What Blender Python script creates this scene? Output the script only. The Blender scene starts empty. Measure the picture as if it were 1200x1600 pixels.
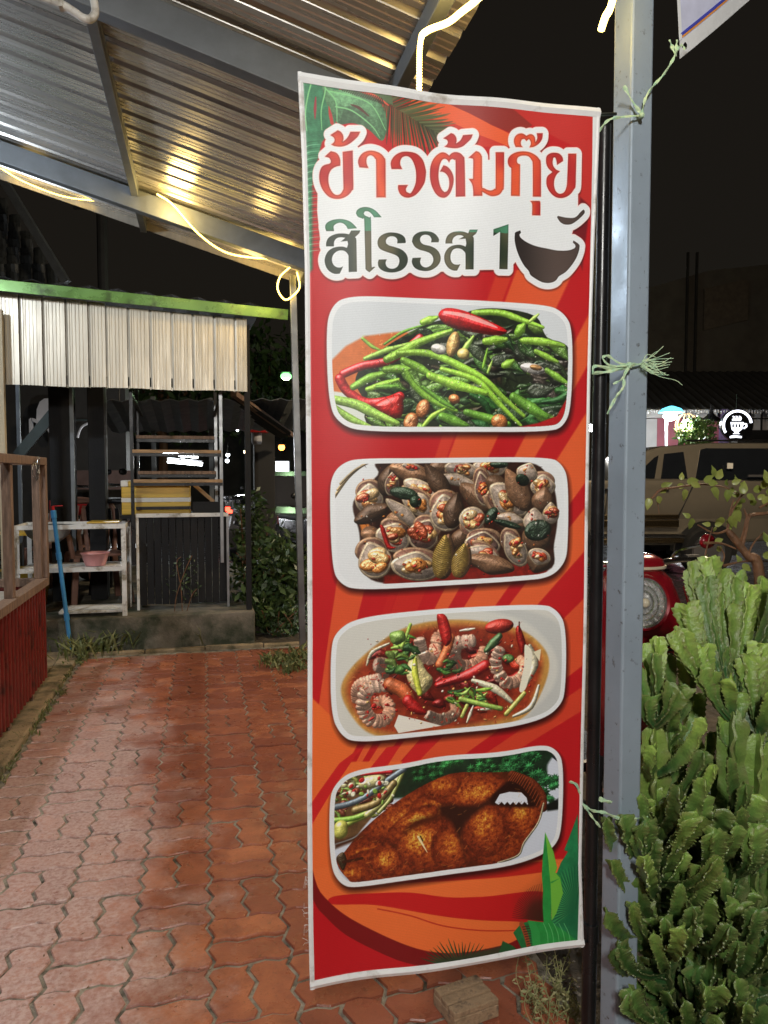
import bpy, bmesh, math, random
import numpy as np
from mathutils import Vector, Matrix
# ------------------------------------------------------------------ camera, sky, exposure
S=bpy.context.scene; COL=S.collection
F=1155.; PITCH=math.radians(2.97); YAW=math.radians(13.7); CAM=np.array([0,0,1.4])
cam=bpy.data.cameras.new('camera'); co=bpy.data.objects.new('camera',cam); COL.objects.link(co); S.camera=co
cam.sensor_fit='VERTICAL'; cam.sensor_height=24; cam.lens=24*F/1600; cam.clip_start=.02; cam.clip_end=400
co.location=CAM; co.rotation_euler=(math.pi/2-PITCH,0,-YAW)
W=bpy.data.worlds.new('World'); S.world=W; W.use_nodes=True
wn=W.node_tree.nodes; wl=W.node_tree.links; bg=wn['Background']
sky=wn.new('ShaderNodeTexSky'); sky.sky_type='NISHITA'; sky.sun_disc=False; sky.sun_elevation=math.radians(2); sky.sun_rotation=math.radians(200)
mul=wn.new('ShaderNodeMix'); mul.data_type='RGBA'; mul.blend_type='MIX'; mul.inputs[0].default_value=.9; mul.inputs[7].default_value=(.95,.75,.55,1)
wl.new(sky.outputs[0],mul.inputs[6]); wl.new(mul.outputs[2],bg.inputs[0]); bg.inputs[1].default_value=.0105      # night sky over a lit town
S.view_settings.view_transform='Standard'; S.view_settings.look='None'; S.view_settings.exposure=0; S.view_settings.gamma=1
S.cycles.max_bounces=6; S.cycles.diffuse_bounces=3; S.cycles.glossy_bounces=4; S.cycles.sample_clamp_indirect=4
rnd=random.Random(5)
# ------------------------------------------------------------------ helpers
_fw=np.array([math.sin(YAW)*math.cos(PITCH),math.cos(YAW)*math.cos(PITCH),-math.sin(PITCH)])
_rt=np.array([math.cos(YAW),-math.sin(YAW),0]); _up=np.cross(_rt,_fw)
def at(px,py,y=None,z=None,x=None,d=None):           # a point of the photograph at a known distance
    r=_rt*(px-600)/F+_up*(800-py)/F+_fw
    t=y/r[1] if y is not None else (z-CAM[2])/r[2] if z is not None else x/r[0] if x is not None else d
    return CAM+r*t
def V3(p): return Vector((float(p[0]),float(p[1]),float(p[2])))
WO={}
class MB:
    def __init__(s): s.v=[]; s.f=[]; s.a=[]
    def add(s,vs,fs,a=None):
        n=len(s.v); s.v+=[tuple(map(float,v)) for v in vs]; s.f+=[tuple(i+n for i in f) for f in fs]
        if a is not None: s.a+=list(a)
        return s
    def hexa(s,p): return s.add(p,[(0,3,2,1),(4,5,6,7),(0,1,5,4),(1,2,6,5),(2,3,7,6),(3,0,4,7)])
    def box(s,x0,x1,y0,y1,z0,z1): return s.hexa([(x0,y0,z0),(x1,y0,z0),(x1,y1,z0),(x0,y1,z0),(x0,y0,z1),(x1,y0,z1),(x1,y1,z1),(x0,y1,z1)])
    def bar(s,p,q,w,h,up=(0,0,1)):
        p,q=V3(p),V3(q); d=(q-p).normalized(); u=V3(up)
        if abs(d.dot(u))>.98: u=Vector((0,1,0))
        x=d.cross(u).normalized()*w/2; y=x.cross(d).normalized()*h/2
        return s.hexa([p-x-y,p+x-y,p+x+y,p-x+y,q-x-y,q+x-y,q+x+y,q-x+y])
    def tube(s,pts,r,n=8,cap=True,a=None):
        P=[V3(p) for p in pts]; m=len(P); R=[r]*m if not hasattr(r,'__len__') else list(r); vs=[]; fs=[]; u=None
        for i in range(m):
            d=(P[min(i+1,m-1)]-P[max(i-1,0)]).normalized()
            if u is None: u=d.orthogonal().normalized()
            else: u=(u-d*u.dot(d)).normalized()
            w=d.cross(u)
            for k in range(n): t=2*math.pi*k/n; vs.append(P[i]+(u*math.cos(t)+w*math.sin(t))*R[i])
        for i in range(m-1):
            for k in range(n): fs.append((i*n+k,i*n+(k+1)%n,(i+1)*n+(k+1)%n,(i+1)*n+k))
        if cap: fs.append(tuple(range(n))[::-1]); fs.append(tuple(range((m-1)*n,m*n)))
        return s.add(vs,fs,[a]*len(vs) if a is not None else None)
    def lathe(s,prof,n=24,o=(0,0,0),M=None,cap=True):
        vs=[];fs=[]
        for r,z in prof:
            for k in range(n):
                t=2*math.pi*k/n; p=Vector((r*math.cos(t),r*math.sin(t),z)); p=M@p if M else p; vs.append(p+V3(o))
        for i in range(len(prof)-1):
            for k in range(n): fs.append((i*n+k,i*n+(k+1)%n,(i+1)*n+(k+1)%n,(i+1)*n+k))
        if cap and prof[0][0]>1e-5: fs.append(tuple(range(n))[::-1])
        if cap and prof[-1][0]>1e-5: fs.append(tuple(range((len(prof)-1)*n,len(prof)*n)))
        return s.add(vs,fs)
    def prism(s,poly,o,u,v,d):
        o,u,v,d=V3(o),V3(u),V3(v),V3(d); n=len(poly); a=[o+u*x+v*y for x,y in poly]; b=[p+d for p in a]
        return s.add(a+b,[tuple(range(n)),tuple(range(n,2*n))[::-1]]+[(i,i+n,(i+1)%n+n,(i+1)%n) for i in range(n)])
    def strip(s,prof,o,u,v,d,t=None):                 # open profile (x,y) in u,v swept along d
        o,u,v,d=V3(o),V3(u),V3(v),V3(d); n=len(prof); a=[o+u*x+v*y for x,y in prof]
        return s.add(a+[p+d for p in a],[(i,i+1,n+i+1,n+i) for i in range(n-1)])
    def ball(s,c,r,n=12,sc=(1,1,1)):
        vs=[];fs=[];h=n//2
        for i in range(h+1):
            for k in range(n): a=math.pi*i/h; t=2*math.pi*k/n; vs.append((c[0]+r*sc[0]*math.sin(a)*math.cos(t),c[1]+r*sc[1]*math.sin(a)*math.sin(t),c[2]+r*sc[2]*math.cos(a)))
        for i in range(h):
            for k in range(n): fs.append((i*n+k,(i+1)*n+k,(i+1)*n+(k+1)%n,i*n+(k+1)%n))
        return s.add(vs,fs)
    def build(s,name,m,parent=None,smooth=False,bevel=0,label=None,cat=None,group=None,kind=None,thick=0,local=False):
        me=bpy.data.meshes.new(name); vs=np.array(s.v)
        if parent is not None: O=np.zeros(3) if local else WO[parent.name]
        else: O=np.array([(vs[:,0].min()+vs[:,0].max())/2,(vs[:,1].min()+vs[:,1].max())/2,vs[:,2].min()])
        me.from_pydata([tuple(x) for x in (vs-O)],[],s.f); me.materials.append(m)
        if s.a:
            at_=me.attributes.new('shade','FLOAT','POINT'); at_.data.foreach_set('value',np.array(s.a,dtype=np.float32))
        bm=bmesh.new(); bm.from_mesh(me); bmesh.ops.recalc_face_normals(bm,faces=bm.faces); bm.to_mesh(me); bm.free()
        if smooth:
            me.shade_smooth() if hasattr(me,'shade_smooth') else None
            try: me.set_sharp_from_angle(angle=math.radians(50))
            except Exception: pass
        o=bpy.data.objects.new(name,me); COL.objects.link(o)
        if parent is not None: o.parent=parent; WO[o.name]=WO[parent.name] if not local else np.zeros(3)
        else: o.location=O; WO[o.name]=O
        if parent is not None and not local: WO[o.name]=O
        if thick: q=o.modifiers.new('thickness','SOLIDIFY'); q.thickness=thick; q.offset=0
        if bevel: q=o.modifiers.new('edges','BEVEL'); q.width=bevel; q.segments=2; q.limit_method='ANGLE'; q.angle_limit=math.radians(40)
        tag(o,label,cat,group,kind); return o
def tag(o,label=None,cat=None,group=None,kind=None):
    for k,v in (('label',label),('category',cat),('group',group),('kind',kind)):
        if v: o[k]=v
    return o
def thing(name,label,cat,loc,group=None,rz=0):
    o=bpy.data.objects.new(name,None); o.empty_display_size=.1; COL.objects.link(o); o.location=V3(loc); o.rotation_euler=(0,0,rz); WO[o.name]=np.array([float(x) for x in loc]); return tag(o,label,cat,group)
def dup(o,loc,rz=None,label=None):
    c=o.copy(); COL.objects.link(c); c.location=V3(loc)
    if rz is not None: c.rotation_euler[2]=rz
    if label: c['label']=label
    for ch in list(o.children):
        d=ch.copy(); COL.objects.link(d); d.parent=c
        for g in list(ch.children): e=g.copy(); COL.objects.link(e); e.parent=d
    return c
def mat(n,col,rough=.6,metal=0,var=.18,scale=6,bump=0,bs=80,rv=0,rand=0,st=(1,1,1),col2=None,emit=0,ecol=None,shade=0,coat=0,dirt=0,dcol=(.05,.045,.03),dscale=3,trans=0,obj=False):
    m=bpy.data.materials.new(n); m.use_nodes=True; N=m.node_tree.nodes; L=m.node_tree.links; b=N['Principled BSDF']
    if obj: g=N.new('ShaderNodeTexCoord').outputs['Object']
    else: g=N.new('ShaderNodeNewGeometry').outputs['Position']
    mp=N.new('ShaderNodeMapping'); mp.inputs['Scale'].default_value=st; L.new(g,mp.inputs[0]); P=mp.outputs[0]
    def noise(sc,det=5,ro=.6):
        q=N.new('ShaderNodeTexNoise'); q.inputs['Scale'].default_value=sc; q.inputs['Detail'].default_value=det; q.inputs['Roughness'].default_value=ro; L.new(P,q.inputs['Vector']); return q.outputs['Fac']
    def mix(f,a,c,bt='MIX'):
        q=N.new('ShaderNodeMix'); q.data_type='RGBA'; q.blend_type=bt
        for i,x in ((0,f),(6,a),(7,c)):
            if hasattr(x,'links'): L.new(x,q.inputs[i])
            else: q.inputs[i].default_value=x if i==0 else (*x[:3],1)
        return q.outputs[2]
    def ramp(f,a,c):
        q=N.new('ShaderNodeMapRange'); q.inputs[1].default_value=a; q.inputs[2].default_value=c; L.new(f,q.inputs[0]); return q.outputs[0]
    c=np.array(col); c2=np.array(col2) if col2 is not None else np.clip(c*(1+var),0,1)
    out=mix(ramp(noise(scale),.3,.7),c*(1-var) if col2 is None else c,c2)
    if shade:
        q=N.new('ShaderNodeAttribute'); q.attribute_name='shade'; out=mix(q.outputs['Fac'],out,shade)
    if dirt: out=mix(ramp(noise(dscale,7,.65),.62-dirt*.3,.72-dirt*.15),out,dcol)
    if rand:
        q=N.new('ShaderNodeObjectInfo'); r=N.new('ShaderNodeMapRange'); r.inputs[3].default_value=1-rand; r.inputs[4].default_value=1+rand; L.new(q.outputs['Random'],r.inputs[0])
        h=N.new('ShaderNodeHueSaturation'); L.new(r.outputs[0],h.inputs['Value']); L.new(out,h.inputs['Color']); out=h.outputs[0]
    L.new(out,b.inputs['Base Color']); b.inputs['Metallic'].default_value=metal
    if rv: q=N.new('ShaderNodeMapRange'); q.inputs[1].default_value=.3; q.inputs[2].default_value=.7; q.inputs[3].default_value=max(.03,rough-rv); q.inputs[4].default_value=min(1,rough+rv); L.new(noise(scale*1.7),q.inputs[0]); L.new(q.outputs[0],b.inputs['Roughness'])
    else: b.inputs['Roughness'].default_value=rough
    if bump:
        q=N.new('ShaderNodeBump'); q.inputs['Strength'].default_value=bump; q.inputs['Distance'].default_value=.01; L.new(noise(bs,6),q.inputs['Height']); L.new(q.outputs[0],b.inputs['Normal'])
    if coat: b.inputs['Coat Weight'].default_value=coat; b.inputs['Coat Roughness'].default_value=.06
    if trans: b.inputs['Transmission Weight'].default_value=trans
    if emit: b.inputs['Emission Color'].default_value=(*(ecol or col),1); b.inputs['Emission Strength'].default_value=emit
    return m
def light(name,kind,loc,power,col,parent=None,size=.1,rot=None,sy=None):
    l=bpy.data.lights.new(name,kind); l.energy=power; l.color=col
    if kind=='AREA':
        l.size=size
        if sy: l.shape='RECTANGLE'; l.size_y=sy
    else: l.shadow_soft_size=size
    o=bpy.data.objects.new(name,l); COL.objects.link(o); o.location=V3(loc)-(V3(WO[parent.name]) if parent is not None else Vector((0,0,0)))
    if rot: o.rotation_euler=rot
    if parent is not None: o.parent=parent
    return o
def lerp(a,b,t): return np.array(a)*(1-t)+np.array(b)*t
def curve(pts,n=8):
    p=[np.array(q,float) for q in pts]; out=[]
    for i in range(len(p)-1):
        a=p[i-1] if i else p[0]*2-p[1]; b,c=p[i],p[i+1]; d=p[i+2] if i+2<len(p) else c*2-b
        for k in range(n):
            t=k/n; out.append(.5*((2*b)+(c-a)*t+(2*a-5*b+4*c-d)*t*t+(3*b-a-3*c+d)*t**3))
    return out+[p[-1]]
# ------------------------------------------------------------------ materials
M_GALV=mat('galvanised_steel',(.30,.31,.32),.38,.85,.25,5,rv=.1,bump=.03,bs=30)
M_ROOF=mat('zinc_roof_sheet',(.62,.60,.57),.28,.70,.12,2,rv=.08,st=(.25,3,1))
M_BEAM=mat('grey_painted_steel',(.16,.18,.20),.5,.2,.15,8,rv=.1,bump=.05)
M_POST=mat('grey_enamel_post',(.33,.40,.47),.38,.25,.08,6,rv=.1,bump=.05,bs=40,dirt=.035,dcol=(.10,.09,.08),dscale=55)
M_BLACK=mat('black_metal',(.012,.012,.013),.32,.3,.3,10,rv=.1)
M_DARKWOOD=mat('dark_paint',(.004,.004,.005),.75,0,.3,12,bump=.15,bs=60)
M_CONC=mat('mossy_concrete',(.20,.17,.13),.8,0,.35,5,bump=.6,bs=40,dirt=.75,dcol=(.035,.042,.02),dscale=3.5)
M_KERB=mat('worn_kerb',(.30,.22,.13),.8,0,.4,7,bump=.7,bs=40,dirt=.5,dcol=(.06,.06,.025),dscale=6)
M_SOIL=mat('wet_soil',(.075,.058,.04),.75,0,.5,14,bump=1.0,bs=50,rv=.2,dirt=.5,dcol=(.03,.025,.018),dscale=8)
M_ASPH=mat('wet_asphalt',(.03,.03,.032),.28,0,.4,3,bump=.5,bs=120,rv=.2)
M_SAND=mat('joint_sand',(.36,.32,.25),.9,0,.4,40,bump=1,bs=200,dirt=.5,dcol=(.07,.06,.04),dscale=20)
M_WHITEP=mat('white_paint',(.72,.71,.67),.45,0,.1,9,dirt=.35,dcol=(.28,.24,.17),dscale=12)
M_WOODOLD=mat('weathered_wood',(.20,.125,.085),.75,0,.4,10,st=(6,6,.7),bump=.5,bs=30)
M_WOODL=mat('pale_wood',(.36,.22,.11),.6,0,.3,10,st=(1,8,8),bump=.2,bs=30)
M_REDSHEET=mat('red_sheet',(.17,.018,.014),.35,.1,.2,6,rv=.1,dirt=.3,dcol=(.05,.01,.008),dscale=9)
M_GREEN=mat('green_trim',(.13,.27,.06),.3,.3,.2,4,rv=.1,dirt=.25,dcol=(.06,.10,.03),dscale=7)
M_FASC=mat('pale_zinc_fascia',(.56,.51,.42),.42,.5,.12,4,rv=.08,st=(6,1,.4),bump=.04,bs=20)
M_BLUE=mat('blue_pvc',(.06,.26,.52),.35,0,.1)
M_RED=mat('red_plastic',(.45,.02,.02),.35,0,.1)
M_PINK=mat('pink_plastic',(.60,.28,.28),.35,0,.08)
M_BROWNP=mat('brown_plastic',(.24,.12,.085),.45,0,.15)
M_STEEL=mat('aluminium',(.55,.55,.54),.28,.95,.08,6)
M_YELLOW=mat('yellow_tape',(.62,.40,.05),.35,0,.2,8,st=(.4,1,8))
M_FOAM=mat('white_foam',(.75,.73,.66),.7,0,.06,30)
M_RUBBER=mat('tyre_rubber',(.012,.012,.012),.7,0,.3)
M_GLASS=mat('dark_window_glass',(.010,.012,.016),.06,0,.1)
M_CHROME=mat('chrome',(.75,.75,.76),.08,1,.03)
M_GOLD=mat('gold_car_paint',(.30,.265,.21),.20,.55,.06,5,coat=1)
M_SILVER=mat('silver_car_paint',(.30,.29,.30),.25,.7,.06,5,coat=.8)
M_REDP=mat('red_scooter_paint',(.26,.006,.014),.2,.15,.06,5,coat=1)
M_CREAM=mat('cream_paint',(.62,.55,.40),.3,0,.05)
M_NIGHT=mat('dark_render_wall',(.040,.038,.036),.8,0,.25,2,bump=.2)
M_TEAL=mat('dark_teal_paint',(.04,.06,.06),.6,0,.2)
M_PINKW=mat('pink_plaster',(.50,.16,.22),.7,0,.08,3)
M_PURP=mat('purple_plaster',(.33,.25,.55),.7,0,.08,3)
M_WALLW=mat('white_plaster',(.62,.62,.66),.7,0,.08,3)
M_STRING=mat('green_raffia',(.28,.52,.36),.5,0,.25,90,col2=(.62,.72,.42))
M_LED=mat('warm_led',(1,.75,.35),.5,emit=6,ecol=(1,.68,.14))
M_LEDH=mat('warm_led_core',(1,.8,.45),.5,emit=9,ecol=(1,.70,.17))
M_TUBE=mat('cool_lamp_tube',(1,1,1),.5,emit=14,ecol=(.86,.93,1))
M_LAMPW=mat('white_lamp',(1,1,1),.5,emit=40,ecol=(.9,.97,1))
M_LAMPY=mat('warm_lamp',(1,.9,.7),.5,emit=25,ecol=(1,.80,.48))
M_LAMPR=mat('red_lamp',(1,.1,.05),.5,emit=10,ecol=(1,.04,.02))
M_LAMPO=mat('orange_lamp',(1,.5,.1),.5,emit=9,ecol=(1,.30,.05))
M_LAMPG=mat('green_white_lamp',(.8,1,.7),.5,emit=3,ecol=(.22,1,.25))
M_LAMPC=mat('cyan_shade',(.2,.7,.9),.4,emit=2.2,ecol=(.15,.75,1))
M_SIGNW=mat('lit_sign_white',(.9,.9,.95),.5,emit=3.2,ecol=(.85,.88,1))
M_LEAFD=mat('dark_leaf',(.028,.052,.018),.4,0,.3,4,shade=(.07,.115,.03))
M_LEAFY=mat('young_leaf',(.17,.22,.045),.4,0,.25,30,shade=(.30,.32,.08))
M_WEED=mat('weed_leaf',(.075,.11,.025),.55,0,.3,8,shade=(.20,.19,.07))
M_BARK=mat('brown_bark',(.16,.075,.035),.6,0,.4,30,bump=.5,bs=90)
M_BEIGE=mat('beige_timber',(.46,.39,.27),.7,0,.15,8,st=(5,5,.6),bump=.2)
M_LENS=mat('clear_lens',(.9,.92,.95),.03); M_LENS.node_tree.nodes['Principled BSDF'].inputs['Alpha'].default_value=.05
M_FACADE=mat('drab_facade',(.15,.135,.115),.8,0,.2,1.5)
M_GOLDM=mat('bright_gold_trim',(.55,.43,.26),.18,1,.05)
# ------------------------------------------------------------------ ground and paving
MB().box(-60,80,-30,120,-.20,-.06).build('ground',M_ASPH,kind='structure')
MB().box(-.93,.93,-2,6.02,-.059,-.0065).build('path_bed',M_SAND,kind='structure')
# soil beside the path, an uneven sheet
def bump_sheet(x0,x1,y0,y1,z,amp,nx,ny,seed):
    r=random.Random(seed); ph=[(r.uniform(4,26),r.uniform(4,26),r.uniform(0,6.3)) for _ in range(8)]
    b=MB(); vs=[]
    for j in range(ny+1):
        for i in range(nx+1):
            x=x0+(x1-x0)*i/nx; y=y0+(y1-y0)*j/ny; h=sum(math.sin(a*x+c*y+p) for a,c,p in ph)/8
            vs.append((x,y,z+amp*h+r.uniform(-.25,.25)*amp))
    return b.add(vs,[(j*(nx+1)+i,j*(nx+1)+i+1,(j+1)*(nx+1)+i+1,(j+1)*(nx+1)+i) for j in range(ny) for i in range(nx)])
bump_sheet(.915,4.2,-1.5,6.6,-.014,.020,110,180,3).build('soil_bed',M_SOIL,kind='structure',smooth=True)
bump_sheet(-1.6,2.4,6.03,6.5,-.010,.02,90,14,4).build('soil_strip',M_SOIL,kind='structure',smooth=True)
PAV=bpy.data.materials.new('red_wet_paver'); PAV.use_nodes=True
def paver_material():
    N=PAV.node_tree.nodes; L=PAV.node_tree.links; b=N['Principled BSDF']; g=N.new('ShaderNodeNewGeometry').outputs['Position']
    def noise(s,d=6,r=.6):
        q=N.new('ShaderNodeTexNoise'); q.inputs['Scale'].default_value=s; q.inputs['Detail'].default_value=d; q.inputs['Roughness'].default_value=r; L.new(g,q.inputs['Vector']); return q.outputs['Fac']
    def rng(f,a,c,o0=0,o1=1):
        q=N.new('ShaderNodeMapRange'); q.inputs[1].default_value=a; q.inputs[2].default_value=c; q.inputs[3].default_value=o0; q.inputs[4].default_value=o1; L.new(f,q.inputs[0]); return q.outputs[0]
    def mix(f,a,c,bt='MIX'):
        q=N.new('ShaderNodeMix'); q.data_type='RGBA'; q.blend_type=bt
        for i,x in ((0,f),(6,a),(7,c)):
            if hasattr(x,'links'): L.new(x,q.inputs[i])
            else: q.inputs[i].default_value=x if i==0 else (*x,1)
        return q.outputs[2]
    def m2(op,a,c):
        q=N.new('ShaderNodeMath'); q.operation=op
        for i,x in enumerate((a,c)):
            if hasattr(x,'links'): L.new(x,q.inputs[i])
            else: q.inputs[i].default_value=x
        return q.outputs[0]
    oi=N.new('ShaderNodeObjectInfo').outputs['Random']
    c=mix(oi,(.27,.080,.045),(.50,.170,.080)); c=mix(rng(noise(9),.35,.68),c,(.25,.075,.045)); c=mix(m2('MULTIPLY',rng(noise(120,3),.55,.75),.5),c,(.13,.05,.03))
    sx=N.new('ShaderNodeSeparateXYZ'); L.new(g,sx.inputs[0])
    # pale lamp glare painted in, partly dry limescale; breaks up in patches towards the middle
    glare_lime_mask=m2('ADD',rng(sx.outputs[0],.16,-.50,-.22,.75),m2('MULTIPLY',m2('SUBTRACT',noise(3.2,8,.7),.5),1.9)); far=rng(sx.outputs[1],3.0,5.4,0,-.55); glare_lime_mask=m2('ADD',glare_lime_mask,far)
    bl=rng(glare_lime_mask,.0,.58); fine=rng(noise(60,5,.7),.36,.6); bl=m2('MULTIPLY',bl,m2('ADD',m2('MULTIPLY',fine,.55),.35))
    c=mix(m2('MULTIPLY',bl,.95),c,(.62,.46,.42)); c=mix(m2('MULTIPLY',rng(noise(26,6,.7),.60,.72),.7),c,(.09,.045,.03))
    L.new(c,b.inputs['Base Color'])
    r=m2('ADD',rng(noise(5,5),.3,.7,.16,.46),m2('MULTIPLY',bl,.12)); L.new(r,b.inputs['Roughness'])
    q=N.new('ShaderNodeBump'); q.inputs['Strength'].default_value=.35; q.inputs['Distance'].default_value=.006; L.new(m2('ADD',noise(45,6),m2('MULTIPLY',noise(300,3),.3)),q.inputs['Height']); L.new(q.outputs[0],b.inputs['Normal'])
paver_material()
U=.1125; CW=.226
def tri(t): t=t%1; return 4*t-1 if t<.5 else 3-4*t
def outline(kind):
    w,h=(CW,U) if kind=='H' else (CW/2,2*U); g=.0056; n=int(round(h/U)); nx=int(round(w/(CW/2)))*3
    sx=lambda y:.0115*tri(y/U+.25); sy=lambda x:.0075*math.sin(2*math.pi*x/(CW/2))
    ys=[U*k/4 for k in range(4*n+1) if k%2==1 or k in(0,4*n)]
    p=[(w*i/nx,sy(w*i/nx)+g) for i in range(nx+1)]+[(w-g*2+sx(y),y) for y in ys[1:-1]]+[(w*i/nx,h+sy(w*i/nx)-g) for i in range(nx,-1,-1)]+[(sx(y),y) for y in ys[1:-1][::-1]]
    q=[]
    for x,y in p: q.append((min(max(x,sx(y)),w-2*g+sx(y))+g-w/2,y-h/2))
    return q
def paver_mesh(kind):
    q=outline(kind); n=len(q); vs=[]
    for s,z in ((1,-.045),(1,-.004),(.975 if kind=='H' else .97,0)): vs+=[(x*s,y*(s if s==1 else s-.02 if kind=='H' else s+.008),z) for x,y in q]
    fs=[(k*n+i,k*n+(i+1)%n,(k+1)*n+(i+1)%n,(k+1)*n+i) for k in range(2) for i in range(n)]+[tuple(range(2*n,3*n))]
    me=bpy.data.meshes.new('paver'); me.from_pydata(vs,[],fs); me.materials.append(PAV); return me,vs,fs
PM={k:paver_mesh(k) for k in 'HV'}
path=thing('paved_path',None,None,(0,2,0)); tag(path,kind='structure'); rest=MB(); npv=0
y0=at(285,1358,z=0)[1]-U                    # where one upright pair of bricks starts
for c in range(-4,4):
    off=y0+(0 if c%2 else 2*U)
    k0=int((-1.8-off)/(4*U))-1
    for k in range(k0,18):
        yb=off+k*4*U
        for kind,dx,dy in (('V',CW/4,U),('V',3*CW/4,U),('H',CW/2,2.5*U),('H',CW/2,3.5*U)):
            x=.002+c*CW+dx; y=yb+dy
            if y>5.95 or y<-1.8: continue
            dz=max(-.0035,rnd.choice((-.004,-.001,0,0,.001,.002,.003))+rnd.uniform(-.001,.001)-(.004 if x<-.5 else 0)*rnd.random()); me,vs,fs=PM[kind]
            if y>1.25 and npv<300:
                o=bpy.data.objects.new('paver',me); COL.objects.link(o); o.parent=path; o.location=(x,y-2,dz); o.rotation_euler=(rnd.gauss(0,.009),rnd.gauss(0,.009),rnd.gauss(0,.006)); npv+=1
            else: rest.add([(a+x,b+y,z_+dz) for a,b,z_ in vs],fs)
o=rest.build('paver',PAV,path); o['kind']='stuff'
# kerbs, concrete platform
kb=thing('concrete_kerb',None,None,(-.97,3,0)); tag(kb,kind='structure')
for i in range(9):
    a=-1.2+i*.82; MB().box(-1.075+rnd.uniform(-.004,.004),-.925+rnd.uniform(-.008,.004),a,a+.812,-.05,.030+rnd.uniform(-.008,.006)).build('kerb_stone',M_KERB,kb,bevel=.012)
ke=thing('path_end_kerb',None,None,(.1,6.0,0)); tag(ke,kind='structure')
for i in range(4): MB().box(-.92+i*.46,-.468+i*.46,5.985,6.045,-.05,.022+rnd.uniform(-.006,.004)).build('kerb_stone',M_KERB,ke,bevel=.008)
pl=MB().box(-3.2,.40,6.16,9.6,-.05,.262); pl.build('concrete_platform',M_CONC,bevel=.012,kind='structure')
MB().box(-3.2,-.93,5.2,6.155,-.055,.012).build('concrete_apron',M_KERB,kind='structure',bevel=.01)
# ------------------------------------------------------------------ canopy
T=.284; ZE=2.93; XE=.75
def rz(x): return ZE+T*(XE-x)
cn=thing('carport_canopy','corrugated metal canopy over the brick path on grey steel posts','canopy',(.9,3.6,0))
sl=Vector((1,0,-T)).normalized(); nr=Vector((T,0,1)).normalized()
per=.165
pr=[]
rib=[(0,0),(.012,.028),(.036,.028),(.048,0),(.085,0),(.090,.004),(.096,0),(.122,0),(.127,.004),(.133,0)]
for s_ in range(9):                              # sheets laid side by side, each lapping the next
    a=6.0-.83*(s_+1); prof=[(r[0]+i*per,r[1]) for i in range(5) for r in rib]+[(5*per,0),(5*per+.012,.028),(5*per+.036,.0285)]
    L=3.9; o0=Vector((.90,a,rz(.90)+.05+.002*(s_%2)))
    b=MB().strip(prof,o0,(0,1,0),nr,-sl*L); b.build('roof_sheet',M_ROOF,cn,thick=.0012)
    fl=MB()
for yy in (5.28,3.07,.6):
    b=MB().bar((.80,yy,rz(.80)-.045),(-2.9,yy,rz(-2.9)-.045),.075,.13,(T,0,1)); b.build('rafter',M_BEAM,cn,bevel=.004)
for xx in (-.42,-1.75): MB().bar((xx,6.0,rz(xx)+.032),(xx,-1.4,rz(xx)+.032),.05,.026,(0,0,1)).build('purlin',M_BEAM,cn,bevel=.002); MB().bar((xx,6.0,rz(xx)-.005),(xx,-1.4,rz(xx)-.005),.045,.05,(0,0,1)).build('purlin',M_BEAM,cn,bevel=.002)
MB().bar((.76,6.0,rz(.76)-.01),(.76,-1.4,rz(.76)-.01),.05,.075).build('eave_beam',M_BEAM,cn,bevel=.004)
fy=Vector((0,6.0,0))
MB().bar((.91,6.012,rz(.91)+.045),(-2.95,6.012,rz(-2.95)+.045),.012,.09,(T,0,1)).build('gable_flashing',M_FASC,cn)
px=at(978,900,y=1.50); 
b=MB(); c=V3((px[0]+.002,1.505,0)); a=math.radians(9)
u=Vector((math.cos(a),math.sin(a),0))*.03; v=Vector((-math.sin(a),math.cos(a),0))*.03; tp=Vector((-.003,0,rz(.92)+.02))
b.hexa([c-u-v,c+u-v,c+u+v,c-u+v,c-u-v+tp,c+u-v+tp,c+u+v+tp,c-u+v+tp]); b.build('post',M_POST,cn,bevel=.005)
b=MB(); c0=at(473,1016,y=5.85); c1=at(457,430,y=5.85); b.bar(c0*[1,1,0],c1,.05,.05,(0,1,0)); b.build('post',M_GALV,cn,bevel=.004)
MB().bar(at(458,408,y=5.85),at(470,395,y=5.7),.05,.05).build('bracket',M_GALV,cn)
# rain drips along the eave
# ------------------------------------------------------------------ lamps of the place
def tube_lamp(loc,L,power,lab,col,dirv,rz_=0,nm='tube_lamp'):
    t=thing(nm,lab,'lamp',loc)
    x,y,z=loc; c,s=math.cos(rz_)*L/2,math.sin(rz_)*L/2
    MB().bar((x-c,y-s,z+.03),(x+c,y+s,z+.03),.06,.04).build('housing',M_WHITEP,t,bevel=.004)
    MB().tube([(x-c,y-s,z-.005),(x+c,y+s,z-.005)],.013,10).build('tube',M_TUBE,t,smooth=True)
    if dirv: d=V3(dirv).normalized(); l=light('lamp_light','AREA',(x,y,z-.03),power,col,t,size=.06,sy=L*.4); l.rotation_euler=d.to_track_quat('-Z','Y').to_euler()
    else: light('lamp_light','POINT',(x,y,z-.04),power,col,t,size=.07)
    return t
KEY=tube_lamp((-.32,-1.7,2.92),1.15,128,'cool white tube lamp under the canopy behind the viewer',(1,.97,.91),(.25,.85,-.42),.1)
tube_lamp((-2.0,4.1,3.02),1.2,120,'cool white tube lamp under the high side of the canopy',(.82,.91,1),None,1.57)
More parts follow.
